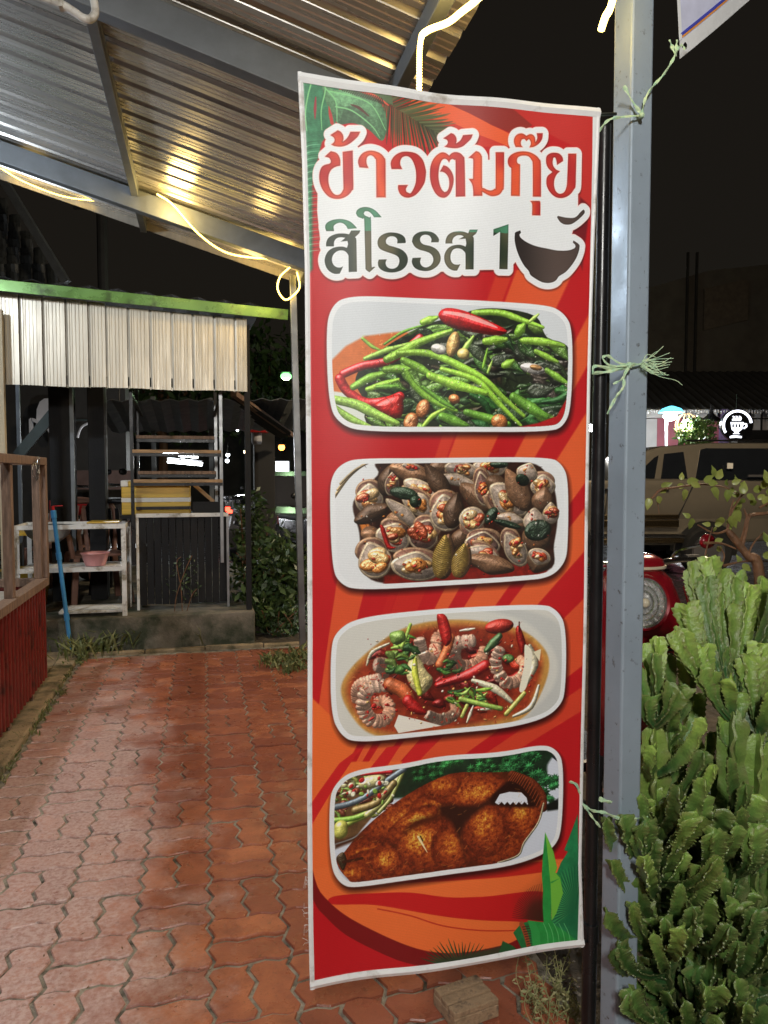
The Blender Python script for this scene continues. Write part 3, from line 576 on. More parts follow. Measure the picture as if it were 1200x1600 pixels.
def paint_leaves():
    g=C(72,112,76)
    f=crop(460,100,4.615)
    poly([(50,110),(330,130),(300,420),(200,560),(180,640),(150,760),(120,923),(60,1000),(60,1500),(40,1500)],C(60,120,85),f,soft=2,noise=.5)
    poly([(60,900),(130,900),(130,1480),(60,1560)],C(50,120,80),f,soft=4,noise=.4)
    for i in range(34):
        y=560+i*24; tube([(60,y+30),(110,y),(190,y-10)],7,C(140,205,165) if i%2 else C(36,86,58),f,line=True,taper=(1,.3),alpha=.7)
    def frond(a,b,n,L,side,col,w,f,droop=.3,th=(50,80)):
        a=np.array(a,float);b=np.array(b,float);u=(b-a)/np.linalg.norm(b-a); v=np.array([-u[1],u[0]])*side
        for i in range(n):
            t=i/(n-1); o=a+(b-a)*t; th_=math.radians(th[0]+(th[1]-th[0])*t+prng.uniform(-4,4)); l=L*(.55+.6*math.sin(math.pi*min(1,t*.8+.2)))*prng.uniform(.85,1.1)
            d=u*math.cos(th_)+v*math.sin(th_); m=o+d*l*.55; e=o+d*l+np.array([0,droop*l*.25])
            k=np.asarray(col)*prng.uniform(.7,1.2)
            tube([tuple(o),tuple(m),tuple(e)],w,np.clip(k,0,1),f,line=True,taper=(.8,.15))
    frond((600,230),(1060,500),34,230,-1,C(86,92,60),13,f,th=(65,20),droop=-.1)
    frond((600,240),(1060,500),36,230,1,C(70,74,50),13,f,th=(75,30),droop=.4)
    poly([(200,120),(700,175),(715,290),(600,250),(480,190),(330,150)],C(86,104,72),f)
    body([(200,130),(290,180),(420,170),(560,230),(650,320),(668,460),(632,550),(540,470),(430,420),(330,430),(300,400),(240,300)],C(88,130,92),f,R=60,spec=.02,rough=.1,edge=.75)
    tube([(310,150),(420,165),(520,200),(610,240),(680,290)],26,C(214,86,62),f,line=True,taper=(.5,.3))
    for i in range(22):
        t=i/21; tube([(330+t*300,145+t*95),(350+t*300,185+t*100)],7,C(50,48,34),f,line=True)
    tube([(410,285),(470,310),(540,370)],22,C(86,46,38),f,line=True,taper=(.3,.3)); tube([(250,300),(262,360),(275,420)],24,C(180,60,54),f,line=True,taper=(.2,1))
    tube([(155,235),(150,320),(150,390)],20,C(150,60,66),f,line=True,taper=(.4,.3))
    for q in ([(125,125),(95,240),(80,360),(90,480)],[(205,130),(225,180),(195,330),(200,470)],[(225,170),(300,260),(310,410)],[(250,190),(400,220),(560,290),(660,470)],[(300,300),(420,330),(560,440),(620,530)]): tube(q,9,C(130,196,130),f,line=True,taper=(1,.5))
    # lower right
    f=crop(690,1240,5)
    for x0,y0,n,L,s in ((160,1330,12,210,-1),(150,1330,10,200,1)):
        for i in range(n):
            th=math.radians(-88+s*(6+i*(78/n)));l=L*prng.uniform(.9,1.15)*(1 if i>2 else .9); o=(x0+(20*i*s*.5),y0-10)
            tube([o,(o[0]+math.cos(th)*l*.6,o[1]+math.sin(th)*l*.55),(o[0]+math.cos(th)*l,o[1]+math.sin(th)*l)],13,C(34,74,44)*prng.uniform(.6,1.1),f,line=True,taper=(1,.1))
    poly([(-40,1290),(200,1230),(460,1180),(640,1240),(640,1300),(-40,1350)],C(44,60,40),f,soft=4,alpha=.85)
    for i in range(26):
        th=math.radians(180+8+i*3.2); tube([(800,1000),(800+math.cos(th)*260,1000+math.sin(th)*300)],9,C(60,34,24) if i%2 else C(66,24,20),f,line=True,taper=(1,.3),alpha=.85)
    poly([(600,830),(780,680),(790,990),(620,985)],C(70,44,28),f,soft=30,alpha=.30)
    poly([(470,1140),(560,1190),(620,1250),(420,1270),(450,1210)],C(30,84,44),f)
    poly([(1062,160),(1010,300),(955,440),(985,452),(930,540),(890,640),(860,1000),(930,1200),(1080,1180)],C(34,120,72),f,noise=.3)
    o=(1050,900)
    for i in range(44):
        th=math.radians(150+i*3.0); tube([o,(o[0]+math.cos(th)*240,o[1]+math.sin(th)*330)],9,C(14,84,54) if i%2 else C(74,158,90),f,line=True,taper=(1,.3))
    poly([(1040,560),(1075,560),(1075,1120),(960,1000)],C(18,84,54),f,soft=25,alpha=.8)
    poly([(805,300),(785,500),(780,640),(790,760),(790,880),(800,1010),(670,990),(700,1080),(720,1220),(960,1200),(1070,1160),(980,1090),(900,1040),(860,1000),(860,780),(940,700),(930,640),(885,615),(900,580),(870,450)],C(38,140,62),f,noise=.2)
    poly([(805,300),(822,450),(850,700),(865,1000),(900,940),(950,780),(925,660),(885,615),(900,580),(870,450)],C(110,182,62),f)
    poly([(555,1080),(620,1010),(670,1000),(730,1100),(740,1225),(640,1240)],C(30,110,58),f,noise=.3); tube([(620,1010),(660,1110),(690,1230)],40,C(150,70,40),f,line=True)
    for i in range(10): tube([(630+i*6,1040+i*20),(690+i*2,1035+i*20)],8,C(60,36,26),f,line=True)
    poly([(670,990),(730,1000),(770,1090),(780,1215),(720,1222),(700,1080)],C(46,150,70),f)
    for i in range(5): tube([(800+i*40,1020),(830+i*42,1100),(840+i*44,1200)],4,C(120,200,130),f,line=True)
FR=[[(510,515),(517.5,481),(540,463),(630,466),(742,471),(855,476),(881,489),(895,515),(892,635),(881,665),(859,674),(705,674),(566,674),(532,663),(514,635)],
[(514.5,765),(521,739),(536,724),(559,717),(667,717),(859,714),(878,726),(888,750),(887,855),(881,881),(859,902),(817,907),(667,917),(555,921),(532,911),(519,889)],
[(517,1009),(527,986),(555,967.5),(630,957),(847,943),(870,954),(883,979),(882,1080),(874,1102),(851,1121),(802,1134),(720,1144),(649,1151),(555,1160),(532,1147),(517,1114)],
[(514.5,1251),(523,1225),(551,1204),(630,1195),(690,1182),(780,1176),(847,1163),(870,1172),(880,1195),(877,1296),(866,1322),(840,1337),(799,1349),(742,1358),(649,1371),(555,1388),(532,1381),(516,1352)]]
WHT=C(226,230,232)
def frame(i,bg):
    global CLIP
    CLIP=None; q=chaikin(FR[i]); shadow(q,dx=2,dy=6,soft=5,al=.75,grow=3); poly(q,WHT,soft=.8,grow=1.6)
    m=mask(q,grow=-7); CLIP=m; poly(q,bg,soft=2)
def leafy(n,box,cols,f,w=(10,26),L=(40,120),spec=.25):
    for _ in range(n):
        x,y=prng.uniform(box[0],box[2]),prng.uniform(box[1],box[3]); a=prng.uniform(-.5,.9); l=prng.uniform(*L); b=prng.uniform(-.5,.5)
        tube([(x,y),(x+math.cos(a)*l*.5,y+math.sin(a)*l*.5),(x+math.cos(a+b)*l,y+math.sin(a+b)*l)],prng.uniform(*w),cols[prng.integers(len(cols))]*prng.uniform(.7,1.25),f,spec=spec,rough=.5,taper=(.6,.2))
def speck(n,box,cols,f,r=(2,6),spec=.3):
    for _ in range(n):
        x,y=prng.uniform(box[0],box[2]),prng.uniform(box[1],box[3]); s=prng.uniform(*r)
        body(ell(x,y,s,s*prng.uniform(.4,.9),prng.uniform(0,180),8),cols[prng.integers(len(cols))],f,R=2,spec=spec,sm=False)
def greens():
    global CLIP
    f=crop(480,440,2.667); frame(0,C(206,212,216)); fm=CLIP
    poly([(100,330),(160,270),(240,228),(380,210),(560,215),(560,620),(100,620)],C(206,112,58),f,soft=3,noise=.15)
    poly([(90,455),(200,470),(330,560),(380,640),(90,640)],C(216,222,214),f,soft=2)
    mass=[(200,410),(250,330),(330,270),(480,185),(600,150),(720,115),(860,118),(960,150),(1000,230),(1100,300),(1100,620),(330,620),(240,500)]
    poly(mass,C(30,38,22),f,sm=True,noise=1.0); CLIP=fm*mask(mass,sm=True,f=f)
    leafy(150,(230,180,1090,610),[C(58,84,34),C(36,58,30),C(84,112,44),C(50,44,30),C(26,40,22)],f,w=(14,44))
    leafy(60,(640,220,1080,480),[C(28,34,22),C(40,52,30),C(56,48,40)],f,w=(16,60),L=(60,150),spec=.5)
    leafy(26,(640,440,1080,600),[C(50,98,44),C(40,84,40),C(66,110,50)],f,w=(30,60),L=(80,180))
    for _ in range(70):
        x,y=prng.uniform(230,1060),prng.uniform(190,600); a=prng.uniform(-.6,1.1); l=prng.uniform(60,150); w=l*prng.uniform(.16,.3); ux,uy=math.cos(a),math.sin(a); c=[C(44,72,30),C(30,50,26),C(66,96,36),C(36,44,30)][prng.integers(4)]*prng.uniform(.7,1.3)
        body([(x,y),(x+ux*l*.3-uy*w,y+uy*l*.3+ux*w),(x+ux*l*.7-uy*w*.8,y+uy*l*.7+ux*w*.8),(x+ux*l,y+uy*l),(x+ux*l*.7+uy*w*.6,y+uy*l*.7-ux*w*.6),(x+ux*l*.3+uy*w*.9,y+uy*l*.3-ux*w*.9)],c,f,R=5,spec=.5,rough=1.2,edge=.6); tube([(x,y),(x+ux*l*.5,y+uy*l*.5),(x+ux*l,y+uy*l)],4,np.clip(c*1.8,0,1),f,line=True,taper=(1,.2),alpha=.7)
    CLIP=fm
    RED=C(190,22,24)
    tube([(150,385),(230,352),(350,325),(470,235)],34,RED,f,spec=.7); tube([(135,405),(165,455),(240,505),(330,500),(385,480)],40,RED,f,spec=.7); body([(280,510),(380,470),(400,520),(380,570),(310,550)],C(176,24,20),f,R=12,spec=.6)
    G=[C(138,186,62),C(116,164,54),C(152,196,84),C(96,148,50)]
    for q,w,k in (([(230,238),(268,270),(300,285)],20,2),([(320,262),(400,210),(490,180)],15,3),([(240,322),(330,287),(425,258)],28,2),([(190,440),(260,402),(330,380)],44,1),([(250,450),(380,408)],34,0),([(290,440),(380,436)],26,3),
      ([(560,562),(660,600)],54,3),([(660,545),(760,572),(840,592)],46,3),([(860,480),(940,530),(1000,565)],62,3),([(1000,370),(1085,425)],40,1),([(690,132),(800,130),(900,160),(985,190)],36,0),([(930,165),(966,135)],22,2),([(480,170),(540,150)],40,0),([(900,245),(980,250),(1072,268)],44,0),([(880,212),(905,180)],58,1),([(955,290),(1045,335)],34,0),([(640,300),(690,230)],30,2),([(740,250),(830,240)],48,0),([(730,360),(750,280)],16,1),([(750,380),(770,330)],16,2),
      ([(330,325),(400,290),(470,252),(600,205)],50,0),([(325,368),(435,362)],46,1),([(410,372),(450,440),(530,502),(620,540)],36,1),([(480,440),(560,500),(610,530)],26,3),([(380,298),(480,296),(560,318),(650,362),(740,412),(825,492),(905,560)],42,0),([(400,328),(470,362),(520,395)],46,1),([(560,365),(660,395),(720,425),(795,505),(850,560),(892,600)],34,0),([(510,392),(620,432),(745,465)],54,0),([(820,350),(860,330)],44,0),
      ([(110,492),(200,512),(280,550),(375,592)],54,2),([(105,520),(180,572),(260,606)],40,2),([(480,605),(520,560),(572,530)],26,0),([(1000,600),(1050,560),(1090,500)],20,1)):
        w*=.82; tube(q,w,G[k],f,spec=.30,rough=.5,edge=.55,taper=(.75,.45))
        for o_ in (-.25,.05,.28):
            d=(-o_*w*.9*.3,o_*w*.9); tube([(x+d[0],y+d[1]) for x,y in q],max(2,w*.09),np.clip(G[k]*(1.35 if o_<0 else .72 if o_>.1 else 1.15),0,1),f,line=True,taper=(.2,.2),alpha=.75)
    body([(545,140),(575,112),(640,120),(720,150),(800,185),(834,208),(800,224),(720,217),(640,203),(575,180)],C(205,22,24),f,R=17,spec=.5,rough=.12); tube([(570,128),(650,142),(740,172),(790,192)],20,C(248,214,208),f,line=True,alpha=.7,taper=(.5,.3))
    body(ell(548,282,34,22,15),C(228,226,214),f,R=9); body(ell(606,262,26,54,14),C(206,164,96),f,R=12); body(ell(648,302,26,24,0),C(214,190,110),f,R=10); body(ell(940,362,52,22,12),C(226,222,214),f,R=9); body(ell(955,358,26,12,12),C(190,140,80),f,R=6)
    for q in ((480,530,28,40),(430,585,30,40),(800,585,36,32),(610,490,24,20)): body(ell(*q,20),C(186,112,60),f,R=10,spec=.5,rough=.6)
    poly([(860,610),(960,590),(1040,560),(1090,470),(1095,540),(1040,610)],C(170,22,26),f,soft=2)
    detail((200,120,1080,610),800,f)
    speck(70,(240,220,1080,600),[C(230,225,200),C(210,190,120),C(240,240,235)],f,r=(1.5,4))
def clam(cx,cy,rx,ry,a,kind,f):
    fl=prng.choice((0,180)) if rx>ry else 0; rx,ry,a=(rx,ry,a+fl) if abs(rx-ry)<12 or ry>rx else (rx,ry,a+fl); o=shell(cx,cy,rx,ry,a)
    if kind in 'id' and min(rx,ry)>34:
        A=math.radians(a); ox,oy=math.sin(A)*ry*.55,-math.cos(A)*ry*.55; q=shell(cx+ox,cy+oy,rx*.96,ry*.8,a+180+prng.uniform(-14,14)); body(q,C(150,116,86),f,R=4,spec=.25,edge=.35); body(shell(cx+ox*.95,cy+oy*.95,rx*.84,ry*.68,a+180),C(104,74,62)*prng.uniform(.8,1.2),f,R=min(rx,ry)/3.2,spec=.35,edge=.8,rough=.4)
    if kind=='o': 
        col=C(126,92,66)*prng.uniform(.6,1.3); body(o,col,f,R=min(rx,ry)/2.7*1.1,spec=.3,rough=.15,edge=.3)
        for k in (.86,.7,.54,.38): 
            e=ell(cx+(1-k)*ry*.3*math.sin(math.radians(a)),cy-(1-k)*ry*.35,rx*k,ry*k,a,18); tube(e[1:9],3,col*.55,f,line=True,alpha=.6)
    elif kind=='r':
        body(o,C(176,150,74),f,R=min(rx,ry)/2.7,spec=.2,edge=.4)
        A=math.radians(a)
        for i in range(-9,10):
            t=i/10; s=math.sqrt(1-t*t); dx,dy=-math.sin(A)*t*ry,math.cos(A)*t*ry
            tube([(cx+dx-math.cos(A)*rx*s,cy+dy-math.sin(A)*rx*s-8),(cx+dx,cy+dy+6),(cx+dx+math.cos(A)*rx*s,cy+dy+math.sin(A)*rx*s-8)],4,C(86,62,30),f,line=True,alpha=.75)
    else:
        body(o,C(186,166,136),f,R=5,spec=.3,edge=.4); inn=C(112,84,76) if kind=='d' else C(178,160,144)*prng.uniform(.8,1.1)
        body(shell(cx,cy,rx*.88,ry*.86,a),inn*prng.uniform(.85,1.05),f,R=min(rx,ry)/3.5,spec=.2,edge=.55)
        if kind!='w':
            for _ in range(8):
                t=prng.uniform(0,6.28); r=prng.uniform(0,.5); s=min(rx,ry)*prng.uniform(.3,.5)
                body(ell(cx+math.cos(t)*rx*r,cy+math.sin(t)*ry*r,s*1.3,s*.8,a+prng.uniform(-40,40),12),[C(196,120,54),C(206,160,96),C(168,66,32),C(214,176,120)][prng.integers(4)],f,R=7,spec=.6,rough=.9)
            speck(5,(cx-rx*.5,cy-ry*.5,cx+rx*.5,cy+ry*.5),[C(170,24,18),C(150,40,20)],f,r=(4,11),spec=.5)
        else: speck(3,(cx-rx*.4,cy-ry*.3,cx+rx*.4,cy+ry*.3),[C(190,120,50),C(170,50,30)],f,r=(3,8))
def clams():
    f=crop(480,690,2.667); frame(1,C(222,226,228))
    for i in range(4): tube([(100+i*12,250-i*25),(170+i*8,150-i*10),(250+i*6,80)],9,C(176,150,104)*(1-.1*i),f)
    poly([(215,380),(190,250),(290,140),(330,80),(880,80),(1010,150),(1045,290),(1030,430),(1000,540),(700,590),(320,590),(230,520)],C(46,24,16),f,sm=True,soft=2,noise=.8)
    poly([(215,340),(240,330),(300,400),(240,420)],C(206,120,50),f,soft=3)
    poly([(320,560),(1000,500),(1000,560),(320,600)],C(120,26,18),f,soft=4,noise=.5)
    for c in ((255,240,60,62,0,'i'),(760,105,75,46,0,'i'),(985,185,52,46,0,'i'),(920,130,46,40,20,'w'),(330,165,40,62,10,'o'),(350,175,30,52,10,'d'),(430,130,95,42,15,'o'),(430,105,40,16,10,'i'),(545,105,40,30,0,'o'),(640,118,72,36,10,'i'),(620,160,84,24,12,'w'),(480,212,95,44,30,'i'),(542,168,40,84,-35,'o'),(460,260,80,44,35,'i'),(265,298,80,36,-25,'o'),(370,330,46,40,0,'o'),(400,300,98,28,40,'w'),
      (260,385,40,34,0,'o'),(356,400,76,60,22,'i'),(485,390,66,66,25,'d'),(280,496,72,76,-20,'i'),(640,405,38,46,20,'o'),(580,300,70,76,-10,'i'),(612,290,44,74,10,'o'),(705,232,88,44,42,'o'),(735,200,38,72,-12,'d'),(690,325,56,54,0,'i'),(790,180,50,40,30,'o'),(840,245,98,58,38,'i'),(880,205,48,94,-28,'o'),(985,245,46,52,10,'o'),(1018,300,34,44,0,'i'),(850,335,72,40,15,'o'),(850,320,60,22,10,'w'),(950,330,46,50,0,'w'),(960,400,60,60,20,'o'),(735,428,76,50,8,'d'),(740,470,70,36,20,'i'),(770,512,100,40,14,'o'),(872,452,46,76,-28,'i'),(965,505,50,42,25,'o'),(970,480,48,34,20,'i'),(455,522,108,60,8,'i'),(580,485,44,92,8,'o'),(566,485,40,88,8,'r'),(655,500,34,72,14,'o'),(642,500,34,70,14,'r')): clam(*c,f)
    body([(300,350),(320,360),(345,430),(370,440),(340,450),(320,420)],C(180,26,20),f,R=5,spec=.5)
    for q in ((400,215,60,26,10),(450,250,26,26,0),(900,160,30,24,30),(965,370,56,44,-15),(770,310,24,40,30),(840,345,60,14,15),(800,95,40,16,0)): body(ell(*q),C(34,50,34),f,R=9,spec=.4,rough=1.0)
    detail((210,90,1030,590),900,f)
    speck(110,(220,100,1010,570),[C(170,40,20),C(200,110,40),C(240,235,225),C(60,20,12)],f,r=(1.5,6))
def shell(cx,cy,rx,ry,a,n=26):
    a=math.radians(a); o=[]
    for i in range(n):
        t=2*math.pi*i/n; x,y=math.cos(t),math.sin(t); x*=1-.42*max(0,-y)**1.6; y*=1+.10*max(0,-y)**3; x*=rx; y*=ry; o.append((cx+x*math.cos(a)-y*math.sin(a),cy+x*math.sin(a)+y*math.cos(a)))
    return o
def detail(box,n,f,lo=.45,hi=1.7,L=(5,18),w=(1.2,3.4),sub=None):
    for _ in range(n):
        x,y=prng.uniform(box[0],box[2]),prng.uniform(box[1],box[3]); q=conv([(x,y)],f)[0]; i,j=int(q[1]),int(q[0])
        if not(0<=i<PH and 0<=j<PW) or (sub is not None and sub[i,j]<.5): continue
        
        if CV[i,j].min()>.58: continue
        c=CV[i,j]*(prng.uniform(1.1,hi) if prng.random()<.5 else prng.uniform(lo,.85)); c=np.clip(c+(.18 if prng.random()<.12 else 0),0,1); a=prng.uniform(-1.6,1.6); l=prng.uniform(*L); b_=a+prng.uniform(-.8,.8)
        tube([(x,y),(x+math.cos(a)*l*.5,y+math.sin(a)*l*.5),(x+math.cos(b_)*l,y+math.sin(b_)*l)],prng.uniform(*w),c,f,line=True,taper=(.4,.3),alpha=.6)
def shrimp(p,w,f,col=C(228,196,176)):
    s=spline(np.array(p,float),8,False); n=len(s); k=26; idx=[int((n-1)*i/k) for i in range(k+1)]; hue=prng.uniform(.85,1.02)
    for j,i in list(enumerate(idx))[::-1]:
        t=i/(n-1); r=w*(.60-.26*abs(t-.35)); d=s[min(i+2,n-1)]-s[max(i-2,0)]; a=math.degrees(math.atan2(d[1],d[0])); c=np.clip((C(232,196,172)*(1-.45*t)+C(206,104,60)*.45*t)*hue*(.92 if j%4==0 else 1),0,1)
        if j%4==0: body(ell(*s[i],r*.55,r*1.03,a,16),C(192,100,66),f,R=r/3.2,spec=.1,rough=.5)
        body(ell(s[i][0],s[i][1],r*.55,r*.98,a,16),c,f,R=r/2.4,spec=.22,rough=.5,edge=.5)
    for _ in range(5): i=prng.integers(n); tube([tuple(s[i]+prng.uniform(-w*.3,w*.3,2)),tuple(s[i]+prng.uniform(-w*.3,w*.3,2))],prng.uniform(3,7),C(176,40,26),f,line=True,alpha=.7)
def shrimp_old(p,w,f,col=C(228,196,176)):
    tube(p,w*1.12,C(196,120,90),f,spec=.1,taper=(.75,1)); tube(p,w,col,f,spec=.3,rough=.5,edge=.5,taper=(.7,1.05)); n=len(p)*3; s=spline(np.array(p,float),3,False)
    for i in range(2,len(s)-2,2):
        a=s[i]; t=s[i+1]-s[i-1]; t=t/np.linalg.norm(t); v=np.array([-t[1],t[0]])*w*.42
        tube([tuple(a-v),tuple(a+t*5),tuple(a+v)],7,C(176,92,66),f,line=True,alpha=.55)
def prawns():
    f=crop(480,930,2.667); frame(2,C(206,206,198))
    poly([(600,40),(900,60),(1080,160),(1080,400),(980,520),(880,540),(1010,400),(1040,280),(980,170),(860,90)],C(190,192,188),f,sm=True,soft=6)
    br=[(140,400),(170,320),(260,230),(380,150),(520,112),(700,106),(880,140),(980,215),(1005,300),(965,420),(900,505),(780,545),(560,590),(400,600),(260,575),(180,495)]
    poly(br,C(190,140,70),f,sm=True,soft=3,noise=.3); poly([(165,400),(195,325),(280,240),(400,165),(530,135),(700,128),(860,155),(955,225),(975,300),(940,410),(880,490),(560,565),(400,580),(270,555),(200,485)],C(150,58,32),f,sm=True,soft=10,noise=.5); poly([(300,250),(560,170),(800,200),(900,320),(700,500),(420,480),(320,400)],C(84,20,14),f,sm=True,soft=30,alpha=.8,noise=.8)
    leafy(40,(260,180,880,480),[C(120,24,18),C(150,40,24),C(90,16,14)],f,w=(16,50),L=(30,100),spec=.4)
    for p,w in (([(470,190),(490,260),(530,250),(545,180),(590,150)],50),([(290,290),(320,300),(310,340)],60),([(690,190),(625,205),(612,262),(645,296),(712,280),(738,225)],54),([(800,225),(782,290),(825,362),(885,345),(905,290),(880,265)],48),([(505,500),(560,520),(615,492),(612,450)],44),([(300,350),(215,380),(205,440)],50),([(335,375),(255,392),(232,455),(260,515),(312,522),(345,480),(325,440),(290,450)],56)): shrimp(p,w,f)
    tube([(345,372),(400,400),(435,455)],60,C(196,96,52),f,taper=(1,.8)); tube([(420,440),(450,470),(490,490)],50,C(160,24,22),f,spec=.5,taper=(1,.4)); tube([(740,292),(665,335),(545,375)],48,C(168,26,24),f,spec=.5,taper=(1,.6)); tube([(555,290),(585,230),(600,180)],40,C(196,100,56),f)
    body([(545,85),(585,92),(606,180),(580,215),(558,170)],C(178,26,22),f,R=10,spec=.5); body([(868,140),(885,130),(908,200),(892,245),(872,190)],C(170,26,20),f,R=8,spec=.5); tube([(883,112),(882,150)],6,C(60,20,16),f,line=True)
    body(ell(800,130,60,30,-10),C(160,44,34),f,R=12)
    ON=C(222,214,182)
    for q,w in (([(248,292),(272,238),(342,202)],18),([(690,355),(780,388),(848,442)],36),([(925,210),(945,290),(890,392)],36),([(962,375),(930,462),(856,502)],26),([(690,462),(665,530)],16),([(712,476),(770,470)],14),([(640,150),(700,140)],14)): tube(q,w,ON,f,spec=.3,taper=(.5,.5))
    poly([(905,205),(935,250),(910,380),(880,395),(900,290)],C(230,226,206),f,sm=True); poly([(940,235),(972,222),(965,275)],ON,f)
    body([(445,225),(495,310),(525,350),(510,390),(465,415),(415,340)],C(222,206,146),f,R=14,spec=.2,rough=.5); tube([(455,232),(450,320),(470,410)],30,C(190,196,70),f,taper=(.3,.8))
    GR=[C(120,160,56),C(74,120,48),C(48,88,40),C(150,186,84)]
    leafy(26,(330,170,430,320),GR,f,w=(14,40),L=(20,60)); tube([(432,125),(415,170),(395,215)],16,C(168,206,84),f); body([(345,160),(400,150),(410,190),(360,205)],C(150,190,90),f,R=12)
    tube([(745,230),(800,170)],40,C(66,96,56),f,taper=(.6,.7)); leafy(10,(540,280,610,320),GR[1:3],f,w=(12,30),L=(20,50)); leafy(18,(580,380,720,440),GR,f,w=(10,26),L=(30,70)); tube([(640,432),(720,452),(804,470)],22,C(150,184,80),f); tube([(900,408),(826,492)],22,C(196,196,92),f); tube([(665,460),(645,505)],18,C(180,190,90),f); body(ell(835,262,24,18,0),C(90,130,70),f,R=8,rough=.8)
    poly([(380,498),(470,520),(560,545),(380,575),(362,545)],C(226,222,210),f)
    detail((170,110,980,580),700,f)
    speck(130,(230,180,940,540),[C(176,24,18),C(150,18,14),C(210,150,80),C(236,220,190)],f,r=(2,8))
    speck(14,(250,420,340,520),[C(170,24,20)],f,r=(3,12))
def parsley(cx,cy,s,f,col):
    for k in range(7):
        a=prng.uniform(0,6.28); x,y=cx+math.cos(a)*s*.55,cy+math.sin(a)*s*.5; n=9
        q=[(x+math.cos(t)*s*.5*(1 if i%2 else .55),y+math.sin(t)*s*.45*(1 if i%2 else .55)) for i,t in enumerate([2*math.pi*j/(2*n) for j in range(2*n)])]
        body(q,col*prng.uniform(.55,1.25),f,R=8,spec=.12,rough=.6,sm=False)
def fish():
    f=crop(480,1150,2.667); frame(3,C(204,212,224))
    poly([(960,40),(1100,40),(1100,120),(1040,105)],C(30,34,40),f); poly([(380,100),(980,40),(1000,120),(930,200),(400,260),(350,240)],C(24,44,28),f,sm=True,soft=4,noise=.6)
    for _ in range(26): parsley(prng.uniform(380,960),prng.uniform(75,170),prng.uniform(26,48),f,C(46,116,58))
    for x,y,s in ((860,120,50),(930,100,52),(960,180,54),(1000,210,56),(1020,190,40),(1000,275,36)): parsley(x,y,s,f,C(44,112,60))
    poly([(985,290),(1045,260),(1050,305),(1000,312)],C(16,20,16),f,soft=3)
    poly([(90,200),(180,140),(420,125),(340,260),(200,425),(90,455)],C(96,70,44),f,soft=2,noise=.6)
    leafy(60,(110,160,340,330),[C(170,176,84),C(110,140,60),C(206,204,150),C(120,60,40),C(90,40,26)],f,w=(10,36),L=(15,60),spec=.5)
    for q,w,c in (([(110,400),(180,360),(270,320)],30,C(160,180,76)),([(115,350),(210,340),(330,280)],24,C(120,170,60)),([(140,400),(140,380)],60,C(190,190,90)),([(250,330),(320,270),(390,160)],26,C(196,196,120)),([(300,320),(350,260),(400,150)],18,C(150,160,80)),([(200,310),(290,280),(360,200)],34,C(130,110,60))): tube(q,w,c,f,spec=.5)
    poly([(115,440),(200,420),(330,330),(330,380),(200,440),(115,470)],C(70,40,24),f,soft=4)
    tube([(100,297),(180,282),(250,250),(330,190),(405,138)],26,C(96,112,122),f,spec=.4); body(ell(270,192,58,28,-15),C(216,212,150),f,R=12); speck(30,(130,160,360,280),[C(230,230,200),C(180,26,24),C(120,160,60)],f,r=(5,14)); tube([(230,160),(350,150)],16,C(190,26,34),f)
    tube([(110,452),(190,428),(240,395)],6,C(120,120,118),f,line=True)
    o=[(122,505),(150,490),(200,430),(260,370),(330,310),(420,245),(520,190),(620,155),(760,150),(860,150),(930,185),(975,240),(985,290),(955,360),(900,440),(870,492),(800,520),(690,542),(560,562),(400,582),(210,612),(165,590),(130,545)]
    shadow(o,f,dx=1,dy=2,soft=2,al=.5,grow=0); poly(o,C(84,34,14),f,sm=True,noise=.8)
    fm=CLIP; globals()['CLIP']=fm*mask(o,sm=True,f=f)
    gy,gx=np.mgrid[0:PH,0:PW]; fib=np.clip(vnoise(PH,PW,4,31)*.5+vnoise(PH,PW,9,32)*.4+vnoise(PH,PW,2.2,33)*.4-.1,0,1)
    ramp=[C(40,14,8),C(112,40,18),C(164,72,28),C(200,124,44),C(216,180,76)]
    def lobe(cx,cy,rx,ry,a,hot,hx=0,hy=0):
        p=conv(ell(cx,cy,rx,ry,a),f); w=win(p,4)
        if w is None: return
        sl,X,Y=w; d=sdf(p,X,Y); R=min(rx,ry)/2.667*SC
        t=np.clip(d/(R*.9),0,1); c=conv([(cx+hx,cy+hy)],f)[0]; g=np.exp(-(((X-c[0])/(rx*.42*SC/2.667*1.2))**2+((Y-c[1])/(ry*.42*SC/2.667*1.2))**2))
        rr=np.hypot(X-c[0],Y-c[1]); ring=.5+.5*np.sin(rr/2.6+6*NM[sl]+NL[sl]*9)
        v=np.clip((.12+.28*np.sqrt(t)+hot*g*.54)*(.30+1.2*fib[sl])+.16*(ring-.5)*t+.14*(NM[sl]-.5),0,.999)*4
        i=v.astype(int); fr=(v-i)[...,None]; R_=np.array(ramp+[ramp[-1]]); put(sl,np.clip(d/5+.2,0,1),R_[i]*(1-fr)+R_[i+1]*fr)
    for l in ((230,500,130,70,-28,.45,0,0),(380,330,170,90,-35,.6,60,20),(300,540,170,75,-8,.5,30,-10),(190,570,80,50,-10,.3,0,0),(520,300,110,70,-30,.8,-10,10),(440,370,130,55,-35,.9,20,-20),(330,520,75,70,0,.8,0,-10),(520,455,150,115,-10,.95,-60,-30),(600,470,90,100,0,.45,0,-30),(670,220,160,78,-8,.7,40,20),(560,210,90,55,-20,.4,0,0),(800,405,165,125,-25,.55,-30,-30),(740,390,100,110,0,.7,-10,-40),(900,340,95,90,-40,.6,-10,-30)): lobe(*l)
    poly([(400,410),(440,360),(520,330),(570,320),(560,340),(470,375)],C(60,24,10),f,sm=True,soft=8,alpha=.8)
    poly([(560,290),(700,290),(760,255),(800,230),(740,290),(670,350),(640,420),(660,520),(640,450),(600,360),(560,330)],C(46,20,12),f,sm=True,soft=7,alpha=.95)
